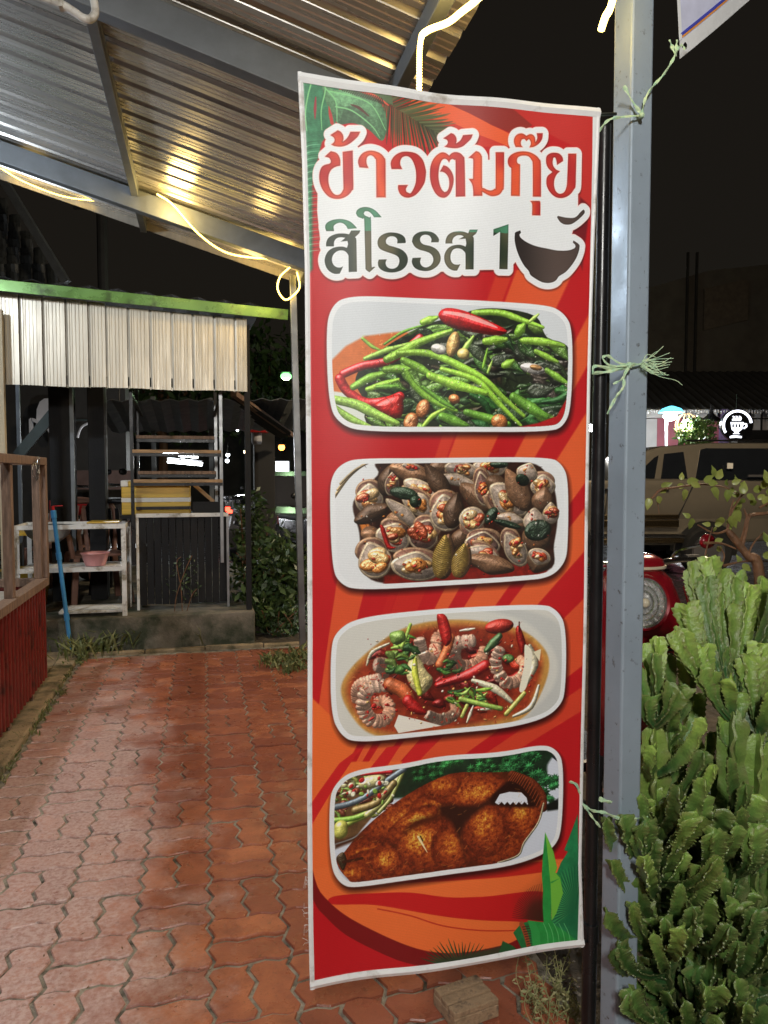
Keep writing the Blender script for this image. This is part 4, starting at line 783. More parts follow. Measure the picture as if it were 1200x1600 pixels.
    poly([(760,265),(815,200),(870,180),(930,215),(965,270),(940,295),(800,290)],C(38,14,8),f,sm=True,soft=5)
    globals()['CLIP']=fm
    zz=[(780,275),(800,240),(840,230),(890,233),(912,255),(918,282)]+[(915-i*12,(272 if i%2 else 284)) for i in range(11)]
    poly(zz,C(214,220,230),f)
    tube([(850,158),(930,190),(978,245),(984,300)],34,C(110,44,20),f,rough=.8,spec=.1)
    for i in range(30):
        t=i/29; x,y=860+t*122,150+t*t*130; tube([(x,y),(x-24+t*8,y+34)],3.5,C(60,20,10) if i%2 else C(150,70,36),f,line=True)
    tube([(984,280),(960,360),(900,440),(875,492),(790,522)],9,C(150,140,110),f,rough=.9)
    body([(122,505),(150,485),(165,520),(150,560),(135,540)],C(70,54,34),f,R=6,rough=1); tube([(150,525),(190,520),(230,512)],12,C(60,26,14),f,line=True); tube([(462,420),(480,450),(500,485)],8,C(226,214,170),f,line=True,taper=(1,.2)); tube([(472,418),(482,438)],5,C(20,20,20),f,line=True)
    for _ in range(260):
        x,y=prng.uniform(180,940),prng.uniform(170,590); a=prng.uniform(-1.2,.2); l=prng.uniform(6,22); globals()['CLIP']=fm*1
        q=[(x,y),(x+math.cos(a)*l,y+math.sin(a)*l)]
        if all(sdf(conv(o,f),*[np.array([[k]]) for k in conv([z],f)[0]])[0,0]>8 for z in q): tube(q,prng.uniform(1.5,3.5),C(222,150,74) if prng.random()<.5 else C(70,26,10),f,line=True,alpha=.45)
K=7.5
L1=[(crop(490,190,K),q) for q in ([(135,402),(205,338),(260,352),(295,385),(315,440),(315,508),(265,520),(215,550),(185,600),(175,660),(180,730),(200,790),(235,840),(275,857),(315,845),(345,800),(352,740),(345,345),(462,330),(468,745),(450,805),(410,855),(350,890),(290,902),(220,895),(160,860),(105,790),(75,710),(68,640),(75,580),(100,525),(140,500),(185,488),(205,470),(203,445),(185,415)],
[(200,148),(288,90),(325,110),(350,150),(355,190),(345,225),(385,195),(415,155),(437,108),(550,108),(525,160),(480,205),(430,245),(380,270),(320,283),(255,278),(210,258),(240,235),(250,205),(240,175)],
[(525,470),(535,420),(570,370),(620,342),(680,333),(750,350),(800,380),(830,420),(845,480),(842,890),(735,890),(735,480),(722,430),(700,400),(668,388),(635,405),(622,440),(625,490),(645,540),(540,530)],
[(905,490),(920,440),(960,390),(1020,355),(1090,343),(1185,355),(1245,390),(1290,450),(1315,540),(1320,600),(1305,700),(1270,770),(1225,830),(1175,870),(1110,892),(1050,880),(1010,845),(990,790),(992,745),(1105,742),(1080,790),(1088,825),(1125,842),(1145,832),(1180,770),(1200,700),(1205,610),(1195,530),(1165,450),(1130,408),(1090,395),(1045,410),(1020,450),(1018,500),(1040,552),(915,552)])]
L1+=[(crop(640,190,K),q) for q in ([(242,610),(250,520),(280,440),(330,380),(385,352),(430,362),(468,395),(500,365),(540,355),(590,370),(625,410),(640,470),(638,890),(532,890),(538,480),(530,450),(505,435),(480,445),(465,475),(440,440),(410,430),(380,450),(355,510),(342,590),(340,660),(352,740),(375,800),(405,832),(435,820),(455,780),(462,720),(455,660),(430,615),(395,588),(358,582),(400,508),(440,525),(480,570),(505,630),(512,690),(500,760),(470,840),(430,885),(390,897),(340,880),(295,830),(260,750),(245,680)],
[(405,182),(495,122),(530,140),(552,180),(555,220),(548,250),(590,225),(615,190),(630,155),(738,152),(715,205),(670,250),(620,290),(555,307),(480,300),(415,282),(445,260),(458,230),(445,200)],
[(685,430),(770,355),(805,370),(830,410),(835,460),(830,765),(855,800),(905,825),(945,825),(975,805),(988,770),(993,375),(1092,375),(1085,770),(1070,820),(1040,865),(995,888),(940,893),(890,875),(832,840),(832,888),(730,888),(728,800),(715,740),(683,685),(730,685),(738,470),(720,440)])]
L1+=[(crop(780,190,K),q) for q in ([(85,500),(90,450),(125,405),(190,372),(270,360),(350,370),(420,405),(460,450),(478,510),(478,888),(382,888),(382,520),(368,460),(335,420),(290,408),(235,415),(200,440),(192,480),(205,505),(230,515),(225,885),(120,885),(125,560),(100,540)],
[(180,310),(162,260),(165,210),(190,170),(230,150),(270,150),(310,175),(350,155),(385,160),(410,190),(418,250),(440,200),(435,142),(505,140),(498,200),(470,250),(430,285),(390,305),(345,312),(362,270),(358,235),(340,210),(310,235),(285,210),(255,218),(242,250),(245,285),(265,310)],
[(352,940),(460,938),(472,965),(472,1105),(375,1105),(375,980)],
[(540,455),(550,410),(590,380),(640,372),(695,385),(730,425),(738,470),(668,515),(660,460),(645,425),(625,430),(615,480),(625,530),(655,570),(700,590),(660,630),(635,690),(632,760),(650,820),(685,852),(720,852),(755,830),(778,770),(785,700),(798,385),(892,385),(885,740),(865,800),(820,860),(760,895),(700,903),(640,885),(585,835),(550,770),(542,710),(555,650),(615,600),(570,560),(545,510)])]
L2=[(crop(490,315,K),q) for q in ([(148,345),(135,300),(150,255),(200,222),(270,205),(350,207),(420,230),(470,270),(508,315),(400,322),(380,285),(345,255),(305,247),(260,262),(235,290),(240,345)],
[(145,525),(148,480),(170,430),(220,395),(290,375),(360,375),(415,385),(440,340),(545,340),(530,375),(482,420),(500,470),(505,825),(410,828),(408,660),(400,620),(370,585),(330,573),(280,580),(240,610),(218,650),(215,700),(235,745),(270,770),(310,775),(345,760),(305,845),(250,848),(195,825),(150,775),(130,710),(135,650),(165,590),(215,550),(275,532),(340,530),(390,545),(402,500),(395,462),(315,470),(355,440),(372,425),(320,418),(270,430),(240,470),(238,525)],
[(495,140),(510,100),(555,72),(610,65),(670,78),(730,115),(795,188),(705,188),(680,150),(640,118),(600,115),(585,140),(600,165),(650,190),(670,225),(675,735),(690,770),(720,770),(650,833),(610,800),(603,740),(592,240),(575,205),(520,180)],
[(745,500),(755,440),(800,395),(870,370),(950,370),(1020,390),(1062,425),(1075,470),(1072,490),(975,495),(975,450),(950,420),(905,412),(865,425),(842,460),(845,495),(880,520),(950,540),(1020,565),(1070,605),(1098,660),(1095,720),(1065,775),(1010,815),(930,835),(850,830),(790,805),(755,765),(750,715),(760,685),(852,682),(838,725),(855,770),(900,792),(950,785),(985,755),(1000,705),(990,660),(950,630),(880,605),(810,580),(765,550)])]
L2+=[(crop(640,330,K),q) for q in ([(22,360),(40,300),(90,258),(160,240),(235,245),(295,275),(335,330),(333,370),(245,370),(250,330),(225,292),(180,280),(140,292),(118,325),(125,365),(160,395),(230,412),(290,440),(335,485),(357,550),(345,610),(305,660),(240,697),(170,705),(95,690),(45,655),(22,600),(30,552),(130,548),(118,600),(140,645),(185,663),(235,645),(268,600),(268,545),(235,500),(180,475),(110,455),(55,420)],
[(410,388),(415,340),(440,290),(490,258),(560,248),(620,255),(670,275),(685,232),(780,232),(760,275),(720,310),(735,360),(735,692),(642,692),(640,520),(620,480),(590,455),(545,445),(500,460),(475,500),(468,550),(480,600),(510,630),(555,637),(583,628),(545,705),(500,702),(450,675),(410,620),(397,560),(405,500),(440,445),(490,415),(560,405),(610,415),(640,430),(648,390),(640,335),(560,342),(620,310),(590,295),(545,295),(505,320),(488,360),(492,388)],
[(962,228),(1142,165),(1140,685),(1040,685),(1042,255),(962,305)])]
L3=[(crop(780,310,K),q) for q in ([(170,430),(180,405),(235,383),(245,410),(225,430),(240,465),(310,515),(420,560),(560,590),(680,612),(800,612),(870,590),(890,570),(885,545),(858,520),(865,495),(920,530),(940,555),(930,620),(900,700),(850,780),(780,860),(710,905),(690,925),(670,955),(630,980),(570,990),(500,978),(420,935),(365,895),(345,850),(290,790),(235,700),(190,590),(170,500)],
[(668,225),(680,210),(760,228),(850,235),(900,215),(940,170),(978,135),(995,150),(990,180),(950,225),(890,275),(830,308),(760,310),(705,280)])]
def lettering():
    global CLIP
    CLIP=None; U=np.full((PH,PW),-99.); a,b=int(PT((480,470))[1]),int(PT((480,165))[1])
    allp=[(csmooth(conv(q,f)),k) for k,S in enumerate((L1,L2,L3)) for f,q in S]
    allp.append((conv([(508,262),(893,262),(893,330),(880,380),(800,400),(790,412),(515,420),(506,330)],ID),9))
    D=[]
    for p,k in allp:
        sl,X,Y=win(p,24*SC); d=sdf(p,X,Y); U[sl]=np.maximum(U[sl],d); D.append((sl,d,k,X,Y))
    r=10.2*SC; sh=np.roll(np.roll(U,int(3*SC),0),int(1*SC),1); full=(slice(0,PH),slice(0,PW))
    put(full,np.clip((sh+r+3)/(5*SC),0,1)*.7,C(24,8,8)); put(full,np.clip(U+r+.5,0,1),C(244,214,208)); put(full,np.clip(U+r-1.8+.5,0,1),WHT)
    for sl,d,k,X,Y in D:
        if k==9: continue
        put(sl,np.clip(d+1.8+.5,0,1),C(246,206,200) if k==0 else WHT*1.03)
        if k==0:
            t=.5+.5*np.sin(X*.021+NL[sl]*5); c=C(178,42,42)+(C(222,88,54)-C(178,42,42))*t[...,None]
        elif k==1:
            t=.5+.5*np.sin(X*.03+NL[sl]*4); c=C(34,48,34)+(C(104,96,70)-C(34,48,34))*(t*.85)[...,None]; g0,g1=PT((560,361)),PT((790,366)); y0=g0[1]+(X-g0[0])*(g1[1]-g0[1])/(g1[0]-g0[0]); c=np.where((Y<y0)[...,None],C(54,110,74)+(C(100,170,146)-C(54,110,74))*(t*.5)[...,None],c)
        else: c=C(60,50,46)+C(22,18,16)*np.sin(X*.02)[...,None]
        c=c*(.72+.28*np.clip(d/4,0,1))[...,None]; put(sl,np.clip(d+.5,0,1),c)
def paint_banner():
    paint_ground(); paint_leaves(); greens(); clams(); prawns(); fish(); lettering()
    # the tip of the leaf overlaps the last picture
    globals()['CLIP']=None; f=crop(690,1240,5)
    poly([(805,300),(785,500),(780,640),(860,700),(925,660),(885,615),(900,580),(870,450)],C(38,140,62),f,noise=.2); poly([(805,300),(822,450),(848,690),(925,660),(885,615),(900,580),(870,450)],C(110,182,62),f)
    CV[:]=np.clip(CV*(1+.05*(np.random.default_rng(3).random((PH,PW,1))-.5)),0,1)
    wv=1+.05*(np.sin(np.arange(PH)*2*math.pi/4.2))[:,None,None]*.5; np.clip(CV*wv,0,1,out=CV)
    # unprinted white margin along the hems
    m=np.ones((PH,PW)); p=conv([(473,126),(600,141),(760,159),(925,178),(922,400),(917,700),(911,1000),(907,1300),(903,1478),(700,1505),(484,1533),(480,1200),(478,700),(474,300)],ID)
    sl,X,Y=win(p,2); m[sl]=1-np.clip(sdf(p,X,Y)+.5,0,1); CV[:]=CV*(1-m[...,None])+C(222,224,224)*m[...,None]
    return CV
# ------------------------------------------------------------------ banner object
paint_banner()
img=bpy.data.images.new('menu_banner_print',PW,PH); px_=np.ones((PH,PW,4),np.float32); px_[...,:3]=np.clip(CV,0,1)[::-1]; img.pixels.foreach_set(px_.ravel()); img.pack()
M_BAN=bpy.data.materials.new('printed_vinyl'); M_BAN.use_nodes=True
def ban_mat():
    N=M_BAN.node_tree.nodes; L=M_BAN.node_tree.links; b=N['Principled BSDF']; q=N.new('ShaderNodeTexImage'); q.image=img; q.extension='EXTEND'; L.new(q.outputs[0],b.inputs['Base Color']); b.inputs['Roughness'].default_value=.42
    g=N.new('ShaderNodeNewGeometry'); mp=N.new('ShaderNodeMapping'); mp.inputs['Scale'].default_value=(60,60,900); L.new(g.outputs['Position'],mp.inputs[0]); n=N.new('ShaderNodeTexNoise'); n.inputs['Scale'].default_value=1; L.new(mp.outputs[0],n.inputs['Vector'])
    u=N.new('ShaderNodeBump'); u.inputs['Strength'].default_value=.10; u.inputs['Distance'].default_value=.002; L.new(n.outputs['Fac'],u.inputs['Height']); L.new(u.outputs[0],b.inputs['Normal'])
ban_mat()
M_HEM=mat('white_vinyl_hem',(.72,.73,.73),.4,0,.06,20,bump=.1,bs=60,dirt=.22,dcol=(.40,.38,.34),dscale=14)
hb=thing('hanging_menu_banner','tall red menu banner printed with Thai lettering and four dishes','banner',(.5,BY,.36))
EL=[(465,112),(472,250),(476,420),(478,700),(480,1000),(479,1250),(481,1450),(483,1540)]
ER=[(937,170),(929,360),(922,600),(917,900),(912,1150),(908,1350),(913,1480)]
def edge(E,t):
    y=E[0][1]+(E[-1][1]-E[0][1])*t
    for (xa,ya),(xb,yb) in zip(E,E[1:]):
        if y<=yb+1e-6: k=(y-ya)/(yb-ya); return at(xa+(xb-xa)*k,y,y=BY)
    return at(*E[-1],y=BY)
def cloth(s,t):
    a,b=edge(EL,t),edge(ER,t); p=lerp(a,b,s)
    if t<.02: p[2]+=-.004*math.sin(s*math.pi)*(1-t/.02)
    w=.0035*math.sin(s*17+1.3*math.sin(t*5))*(.35+.65*math.exp(-t*5))+.005*math.sin(s*5+t*9)+.003*math.sin(t*23+s*3)+.004*math.exp(-((t-.97)/.05)**2)*math.sin(s*9)
    p[1]=BY+w*(.25+.75*math.sin(math.pi*min(1,max(0,s))))-.012*math.exp(-s*9)*t; return p
def print_sheet():
    nx,ny=48,120; vs=[];fs=[];uv=[]
    for j in range(ny+1):
        for i in range(nx+1): p=cloth(i/nx,j/ny); vs.append(p); uv.append(((p[0]-BX0)/(BX1-BX0),(p[2]-BZ0)/(BZ1-BZ0)))
    fs=[(j*(nx+1)+i,(j+1)*(nx+1)+i,(j+1)*(nx+1)+i+1,j*(nx+1)+i+1) for j in range(ny) for i in range(nx)]
    o=MB().add(vs,fs).build('print_panel',M_BAN,hb,smooth=True)
    ul=o.data.uv_layers.new(name='print')
    for lp in o.data.loops: ul.data[lp.index].uv=uv[lp.vertex_index]
    q=o.modifiers.new('thickness','SOLIDIFY'); q.thickness=.0008; q.offset=0
print_sheet()
def hem(name,side,w):
    n=80; vs=[]; 
    for k in range(n+1):
        t=k/n
        if side in 'TB': s=t; u=0 if side=='T' else 1; a=cloth(s,u); b=a+[0,0,-w if side=='T' else w]; pk=.004
        else: s=0 if side=='L' else 1; a=cloth(s,t); b=a+[w if side=='L' else -w,0,0]; pk=.0012
        m=(a+b)/2; vs+=[a+[0,-.001,0],m+[0,-pk-.0012,0],b+[0,-.0012,0],b+[0,.0016,0],m+[0,pk+.0014,0],a+[0,.0014,0]]
    fs=[(k*6+i,k*6+(i+1)%6,k*6+6+(i+1)%6,k*6+6+i) for k in range(n) for i in range(6)]+[tuple(range(6)),tuple(range(n*6,n*6+6))]
    MB().add(vs,fs).build(name,M_HEM,hb,smooth=False)
hem('top_sleeve','T',.019); hem('bottom_sleeve','B',.017); hem('side_hem','L',.0095); hem('side_hem','R',.0075)
b=MB()                                              # frayed threads at the free edge
for _ in range(15):
    t=rnd.uniform(.86,.95); a=cloth(0,t); p=[a,a+[-rnd.uniform(.002,.010),-.001,rnd.uniform(-.006,.006)],a+[-rnd.uniform(.003,.014),-.001,rnd.uniform(-.02,.012)]]; b.tube(p,.00028,4)
b.build('loose_thread',M_HEM,hb,kind='stuff')
pp=thing('banner_pole','black banner pole tied to the grey steel post','pole',at(919,1600,y=1.47)*[1,1,0])
pt,pb_=at(944,196,y=1.472),at(919,1590,y=1.472); pb0=pb_+(pb_-pt)*(pb_[2]/(pt[2]-pb_[2])); pj=at(922,1455,y=1.472)
MB().tube([pj,pt],.0145,16).build('upper_tube',M_BLACK,pp,smooth=True); MB().tube([pb0,pj-(pt-pj)*.001],.0165,16).build('lower_tube',M_BLACK,pp,smooth=True); MB().tube([pj-[0,0,.022],pj+[0,0,.022]],.0195,16).build('clamp',M_BLACK,pp,smooth=True)
MB().tube([cloth(1,.004)+[-.002,0,-.006],at(962,178,y=1.47)],.0035,8).build('cross_arm',M_BLACK,pp); MB().tube([cloth(1,.996)+[-.002,0,.006],at(924,1472,y=1.47)],.0035,8).build('cross_arm',M_BLACK,pp)
# raffia ties
def ribbon(b,pts,w,n=5,tw=.6):
    P=curve(pts,n); vs=[]
    for i,p in enumerate(P):
        d=P[min(i+1,len(P)-1)]-P[max(i-1,0)]; d/=np.linalg.norm(d)+1e-9; s=np.cross(d,[0,-1,0]); s/=np.linalg.norm(s)+1e-9; q=np.cross(d,s); a=tw*math.sin(i*.9+w*900); ww=w*(.8+.3*math.sin(i*1.7)); k=(s*math.cos(a)+q*math.sin(a))*ww/2; h=q*ww*.16
        vs+=[p-k,p+h,p+k,p-h]
    m=len(P); b.add(vs,[(i*4+j,i*4+(j+1)%4,i*4+4+(j+1)%4,i*4+4+j) for i in range(m-1) for j in range(4)]+[(0,1,2,3),((m-1)*4,(m-1)*4+1,(m-1)*4+2,(m-1)*4+3)])
G='raffia ties on the post'
def pxs(l,y): return [at(q[0],q[1],y=(q[2] if len(q)>2 else y)) for q in l]
b=MB(); ribbon(b,pxs([(936,205,1.455),(950,188,1.455),(970,183,1.45),(1000,181,1.462),(1011,184,1.50)],0),.007); ribbon(b,pxs([(975,134),(988,158),(1002,178)],1.455),.008); ribbon(b,pxs([(1003,180),(1008,155),(1020,135),(1038,115),(1052,92),(1058,78)],1.46),.0065); b.ball(at(1003,180,y=1.455),.006,8)
ribbon(b,pxs([(1056,88),(1050,72),(1046,62)],1.465),.008); ribbon(b,pxs([(1056,88),(1057,72),(1058,62)],1.462),.008); ribbon(b,pxs([(1058,78),(1066,70),(1070,78)],1.46),.006)
b.build('raffia_tie',M_STRING,label='pale green raffia running from the pole round the post up to the sheet eyelet',cat='string',group=G)
b=MB(); ribbon(b,pxs([(926,585,1.45),(930,572,1.448),(960,576,1.448),(985,570,1.455),(1008,569,1.47)],0),.008); ribbon(b,pxs([(928,583,1.45),(955,580,1.446),(984,573,1.452)],0),.008); ribbon(b,pxs([(980,570),(955,572),(942,560),(950,556),(965,566),(982,572)],1.445),.007); ribbon(b,pxs([(984,572),(972,592),(958,600)],1.445),.006)
ribbon(b,pxs([(985,570),(975,585),(974,605),(960,625),(949,647)],1.445),.007); ribbon(b,pxs([(975,605),(964,618),(952,640)],1.443),.006)
for i in range(26):
    a=np.array([1004+rnd.uniform(-4,6),568+rnd.uniform(-6,6)]); e=a+np.array([rnd.uniform(14,46),rnd.uniform(-22,24)]); m_=(a+e)/2+np.array([rnd.uniform(-4,4),rnd.uniform(-8,10)])
    b.tube(curve(pxs([tuple(a),tuple(m_),tuple(e)],1.458),4),[.0009]*9,4)
b.tube(curve(pxs([(1006,574),(1030,588),(1055,594),(1066,602)],1.458),4),.0009,4); b.ball(at(983,571,y=1.447),.008,8)
b.build('raffia_tie',M_STRING,label='frayed raffia knot at mid height of the post with a hanging tail',cat='string',group=G)
b=MB(); ribbon(b,pxs([(890,1221,1.44),(902,1228,1.44),(910,1255,1.45),(925,1266,1.452),(945,1270,1.453),(975,1280,1.452),(1012,1277,1.46)],0),.008); ribbon(b,pxs([(912,1258),(925,1276),(938,1293)],1.448),.006); ribbon(b,pxs([(936,1248,1.453),(955,1254,1.455)],0),.011)
b.build('raffia_tie',M_STRING,label='lowest raffia tie binding pole and post above the cactus',cat='string',group=G)
# second vinyl sheet, corner in view
sg=thing('vinyl_sheet','white vinyl sheet with blue and orange stripes hung above the post','banner',at(1063,80,d=1.72))
c0=at(1063,82,d=1.72); e1=at(1166,-4,d=1.80)-c0; e1/=np.linalg.norm(e1); e2=at(1057,-2,d=1.70)-at(1060,60,d=1.72); e2/=np.linalg.norm(e2)
M_SHEET=mat('white_vinyl',(.60,.62,.78),.35,0,.18,7,st=(1,1,1),bump=.1,bs=12)
def band(name,s0,s1,t0,t1,m,off=0):
    n=20; vs=[]; nrm=np.cross(e1,e2); nrm/=np.linalg.norm(nrm); nrm=nrm if nrm[1]<0 else -nrm
    for i in range(n+1):
        for t in (t0,t1): s=s0+(s1-s0)*i/n; vs.append(c0+e1*s+e2*t+nrm*(off+.004*math.sin(s*14)+.003*math.sin(t*20)))
    MB().add(vs,[(2*i,2*i+2,2*i+3,2*i+1) for i in range(n)]).build(name,m,sg,thick=.001)
band('sheet',.0,1.3,.022,.8,M_SHEET); band('hem',-.004,1.3,-.012,.024,M_HEM,.0015); band('stripe',0,1.3,.027,.031,mat('orange_print',(.75,.30,.06),.4),.0015); band('stripe',0,1.3,.032,.039,mat('blue_print',(.06,.07,.42),.4),.0015); band('side_hem',-.006,.004,.026,.8,M_HEM,.002)
MB().tube([c0+e1*.012+e2*.008+[0,-.004,0],c0+e1*.012+e2*.008+[0,.004,0]],.008,14).build('eyelet',M_CHROME,sg)
# ------------------------------------------------------------------ cactus
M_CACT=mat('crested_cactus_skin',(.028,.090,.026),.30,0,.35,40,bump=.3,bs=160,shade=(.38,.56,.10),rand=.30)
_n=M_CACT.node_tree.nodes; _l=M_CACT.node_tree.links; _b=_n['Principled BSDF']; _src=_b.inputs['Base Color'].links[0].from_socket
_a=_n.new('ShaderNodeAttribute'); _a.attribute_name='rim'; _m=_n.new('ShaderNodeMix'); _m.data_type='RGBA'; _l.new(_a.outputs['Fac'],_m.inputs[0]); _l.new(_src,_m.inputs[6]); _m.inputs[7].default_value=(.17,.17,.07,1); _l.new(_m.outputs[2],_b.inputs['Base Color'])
def cactus_branch(p0,p1,R,arms,crest,seed,parent):
    r=random.Random(seed); bright=r.choice((.35,.55,.8,1)); p0=np.array(p0);p1=np.array(p1); L=np.linalg.norm(p1-p0); out=(p1-p0)*[1,1,0]
    c=p0+out*.75+np.array([r.uniform(-.02,.02),r.uniform(-.02,.02),(p1[2]-p0[2])*.35]); n=min(80,max(24,int(L/.0038)))
    P=[(1-t)**2*p0+2*t*(1-t)*c+t*t*p1 for t in [i/n for i in range(n+1)]]
    u=None; vs=[];rim=[];sh=[]; tw=r.uniform(0,6.28); twr=r.uniform(-.9,.9); per=r.uniform(.0105,.0135); phs=[r.uniform(0,6.28) for _ in range(9)]; m=arms*4
    for i,p in enumerate(P):
        t=i/n; d=P[min(i+1,n)]-P[max(i-1,0)]; d/=np.linalg.norm(d)+1e-9
        if u is None: u=np.cross(d,[.3,.9,.1]); u/=np.linalg.norm(u)
        u=u-d*(u@d); u/=np.linalg.norm(u); w=np.cross(d,u); s=L*t
        rad=R*(.6+.4*min(1,t*2.5))*(1+(1.5 if arms>4 else .55)*crest*max(0,t-.45)*1.8+.10*math.sin(s*40+phs[6])); end=max(0,(t-.93)/.07); rad*=math.sqrt(max(.05,1-end*end*.9)); sq=1-(.62 if arms>4 else .3)*crest*min(1,max(0,t-.30)*1.7)
        for k in range(arms):
            saw=((s/per+phs[k])%1); jag=(1-abs(saw*2-1)); tooth=.90+.24*jag**2+.05*math.sin(s*150+phs[k+2])
            a0=tw+twr*t+2*math.pi*k/arms; wob=((.12+.12*crest*t)*math.sin(s/.0075+phs[k]*2)+.12*math.sin(s/.03+phs[k+1]))*3/arms
            for da,q,rm in ((-.09,1,1),(.09,1,1),(.34,.62 if arms<5 else .76,.05),(math.pi/arms,.30 if arms<5 else .58,0)):
                a=a0+da*(3/arms if .1<da<.5 else 1)+(wob if q==1 else wob*.25); rr=rad*(q*tooth if q==1 else q)
                x=math.cos(a)*rr; y=math.sin(a)*rr*sq; lift=(.22*rad*jag if q==1 else 0)+rad*.55*crest*t**3*math.sin(a*2+phs[3])
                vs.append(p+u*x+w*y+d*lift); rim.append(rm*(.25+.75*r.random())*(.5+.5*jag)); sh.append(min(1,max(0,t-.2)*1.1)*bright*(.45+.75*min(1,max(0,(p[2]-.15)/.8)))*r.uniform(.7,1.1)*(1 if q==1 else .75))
    fs=[(i*m+k,i*m+(k+1)%m,(i+1)*m+(k+1)%m,(i+1)*m+k) for i in range(n) for k in range(m)]+[tuple(range(n*m,n*m+m))]
    b=MB().add(vs,fs,sh); o=b.build('branch',M_CACT,parent,smooth=False); q=o.data.attributes.new('rim','FLOAT','POINT'); q.data.foreach_set('value',np.array(rim,dtype=np.float32)); o.data.shade_smooth(); o.data.set_sharp_from_angle(angle=math.radians(62)); return P
cx,cy=1.25,1.60
kc=thing('crested_cactus','large bushy crested green cactus with ruffled branches in front of the grey post','cactus',(cx,cy,-.01))
# trunks rise from one base, then every branch climbs towards its own tip
r=random.Random(21); trunks=[]
for k in range(11):
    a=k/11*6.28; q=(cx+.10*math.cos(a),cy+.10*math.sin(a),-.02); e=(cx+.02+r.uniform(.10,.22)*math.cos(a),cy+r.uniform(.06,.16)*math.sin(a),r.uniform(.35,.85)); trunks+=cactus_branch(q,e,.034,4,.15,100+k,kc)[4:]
tr=np.array(trunks)
edgeL=[(870,1092),(895,1078),(950,1120),(985,1065),(1010,1028),(1045,1000),(1075,1012),(1110,1020),(1150,1035),(1190,1022),(1240,985),(1270,948),(1300,955),(1350,945),(1400,955),(1440,990),(1480,975),(1520,955),(1560,975),(1600,985),(1680,990)]
def xmin(py):
    for (a,xa),(b_,xb) in zip(edgeL,edgeL[1:]):
        if a<=py<=b_: return xa+(xb-xa)*(py-a)/(b_-a)
    return 990
tips=[]
named=[(1084,880,1.72,1),(1108,873,1.70,1),(1128,893,1.68,1),(1160,890,1.74,.5),(1190,900,1.76,.4),(1150,905,1.66,.9),(1175,915,1.65,.8),(1072,945,1.62,.9),(1060,985,1.56,1),(1030,995,1.60,.3),(1010,1005,1.62,.3),(995,1042,1.58,.2),(1020,1020,1.56,.4),(1018,1090,1.52,1),(1098,1010,1.55,1),(1060,1075,1.50,1),(1105,1045,1.50,1),(1140,1060,1.48,.5),(1170,1025,1.55,1),(1020,1165,1.50,.7),(948,1278,1.47,.4),(975,1275,1.44,.6),(1010,1285,1.42,.8),(955,1345,1.46,.1),(948,1425,1.44,.5),(965,1480,1.42,.9),(985,1550,1.40,.9),(1115,1195,1.40,.1),(1140,1185,1.38,.1),(1160,1262,1.34,.1),(1090,1275,1.36,.9),(1120,1300,1.34,1),(1180,1290,1.36,.9)]
for q in named: tips.append((q[0],q[1],q[2],q[3]))
tries=0
while len(tips)<300 and tries<9000:
    tries+=1; py=r.uniform(885,1690); lo=xmin(py)+14; px__=lo+r.random()**1.15*(1330-lo)
    if any(math.hypot(px__-a,(py-b_)*.8)<21.5 for a,b_,_,_ in tips): continue
    dep=1.34+.50*max(0,(1250-py)/400)*.7+.16*abs(px__-1150)/200+r.uniform(-.07,.20); tips.append((px__,py,dep,r.choice((.05,.15,.2,.3,.5,.95))))
for i,(a,b_,yy,cr) in enumerate(tips):
    e=at(a,b_,y=yy); e[2]=max(e[2],.06)
    d=np.linalg.norm((tr-e)*[1,1,.8],axis=1)+np.where(tr[:,2]>e[2]-.07,9,0)+np.abs(e[2]-.20-tr[:,2])*.6; q=tr[int(np.argmin(d))] if d.min()<5 else np.array([cx,cy-.06,.0])
    Lb=np.linalg.norm(e-q)
    if Lb>.34: q=e+(q-e)*.34/Lb
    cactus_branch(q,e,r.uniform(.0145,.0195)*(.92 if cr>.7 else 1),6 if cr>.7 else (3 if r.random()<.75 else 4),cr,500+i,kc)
# ------------------------------------------------------------------ leafy shrub behind the cactus
lp=thing('leafy_sapling','woody sapling with heart shaped yellow green leaves behind the cactus','plant',at(1196,900,d=2.45)*[1,1,0])
D=2.4
def c7(l,d=D): return [at(1000+x/6,740+y/6,d=d) for x,y in l]
base=at(1196,900,d=D)
MB().tube(curve([base*[1,1,0],base*[1,1,.55]+[.01,0,0]]+c7([(1120,960),(1000,760),(820,530)]),5),[.022]*5+[.02]*5+[.017]*5+[.012]*5+[.008],8).build('trunk',M_BARK,lp,smooth=True)
for q,r0 in (([(950,680),(990,520),(1010,420),(1060,385),(1200,370),(1400,330)],.009),([(1010,420),(975,330)],.005),([(820,530),(700,560),(540,480)],.0045),([(820,530),(850,380),(930,240),(1000,150)],.005),([(110,235),(200,150),(330,130),(560,100),(700,112),(800,130),(920,195)],.004),([(600,650),(760,655),(900,705)],.005),([(610,770),(640,640),(680,500)],.003),([(1000,800),(1060,660),(1150,560)],.004),([(780,865),(900,835),(1000,820)],.005),([(1000,820),(1200,820)],.004),([(770,860),(790,760),(740,680)],.003),([(1120,320),(1250,250)],.004),([(880,240),(840,380),(820,520)],.003),([(160,240),(180,380)],.002)):
    P=curve(c7(q),5); MB().tube(P,[r0*(1-.55*i/len(P)) for i in range(len(P))],6).build('twig',M_BARK,lp,smooth=True)
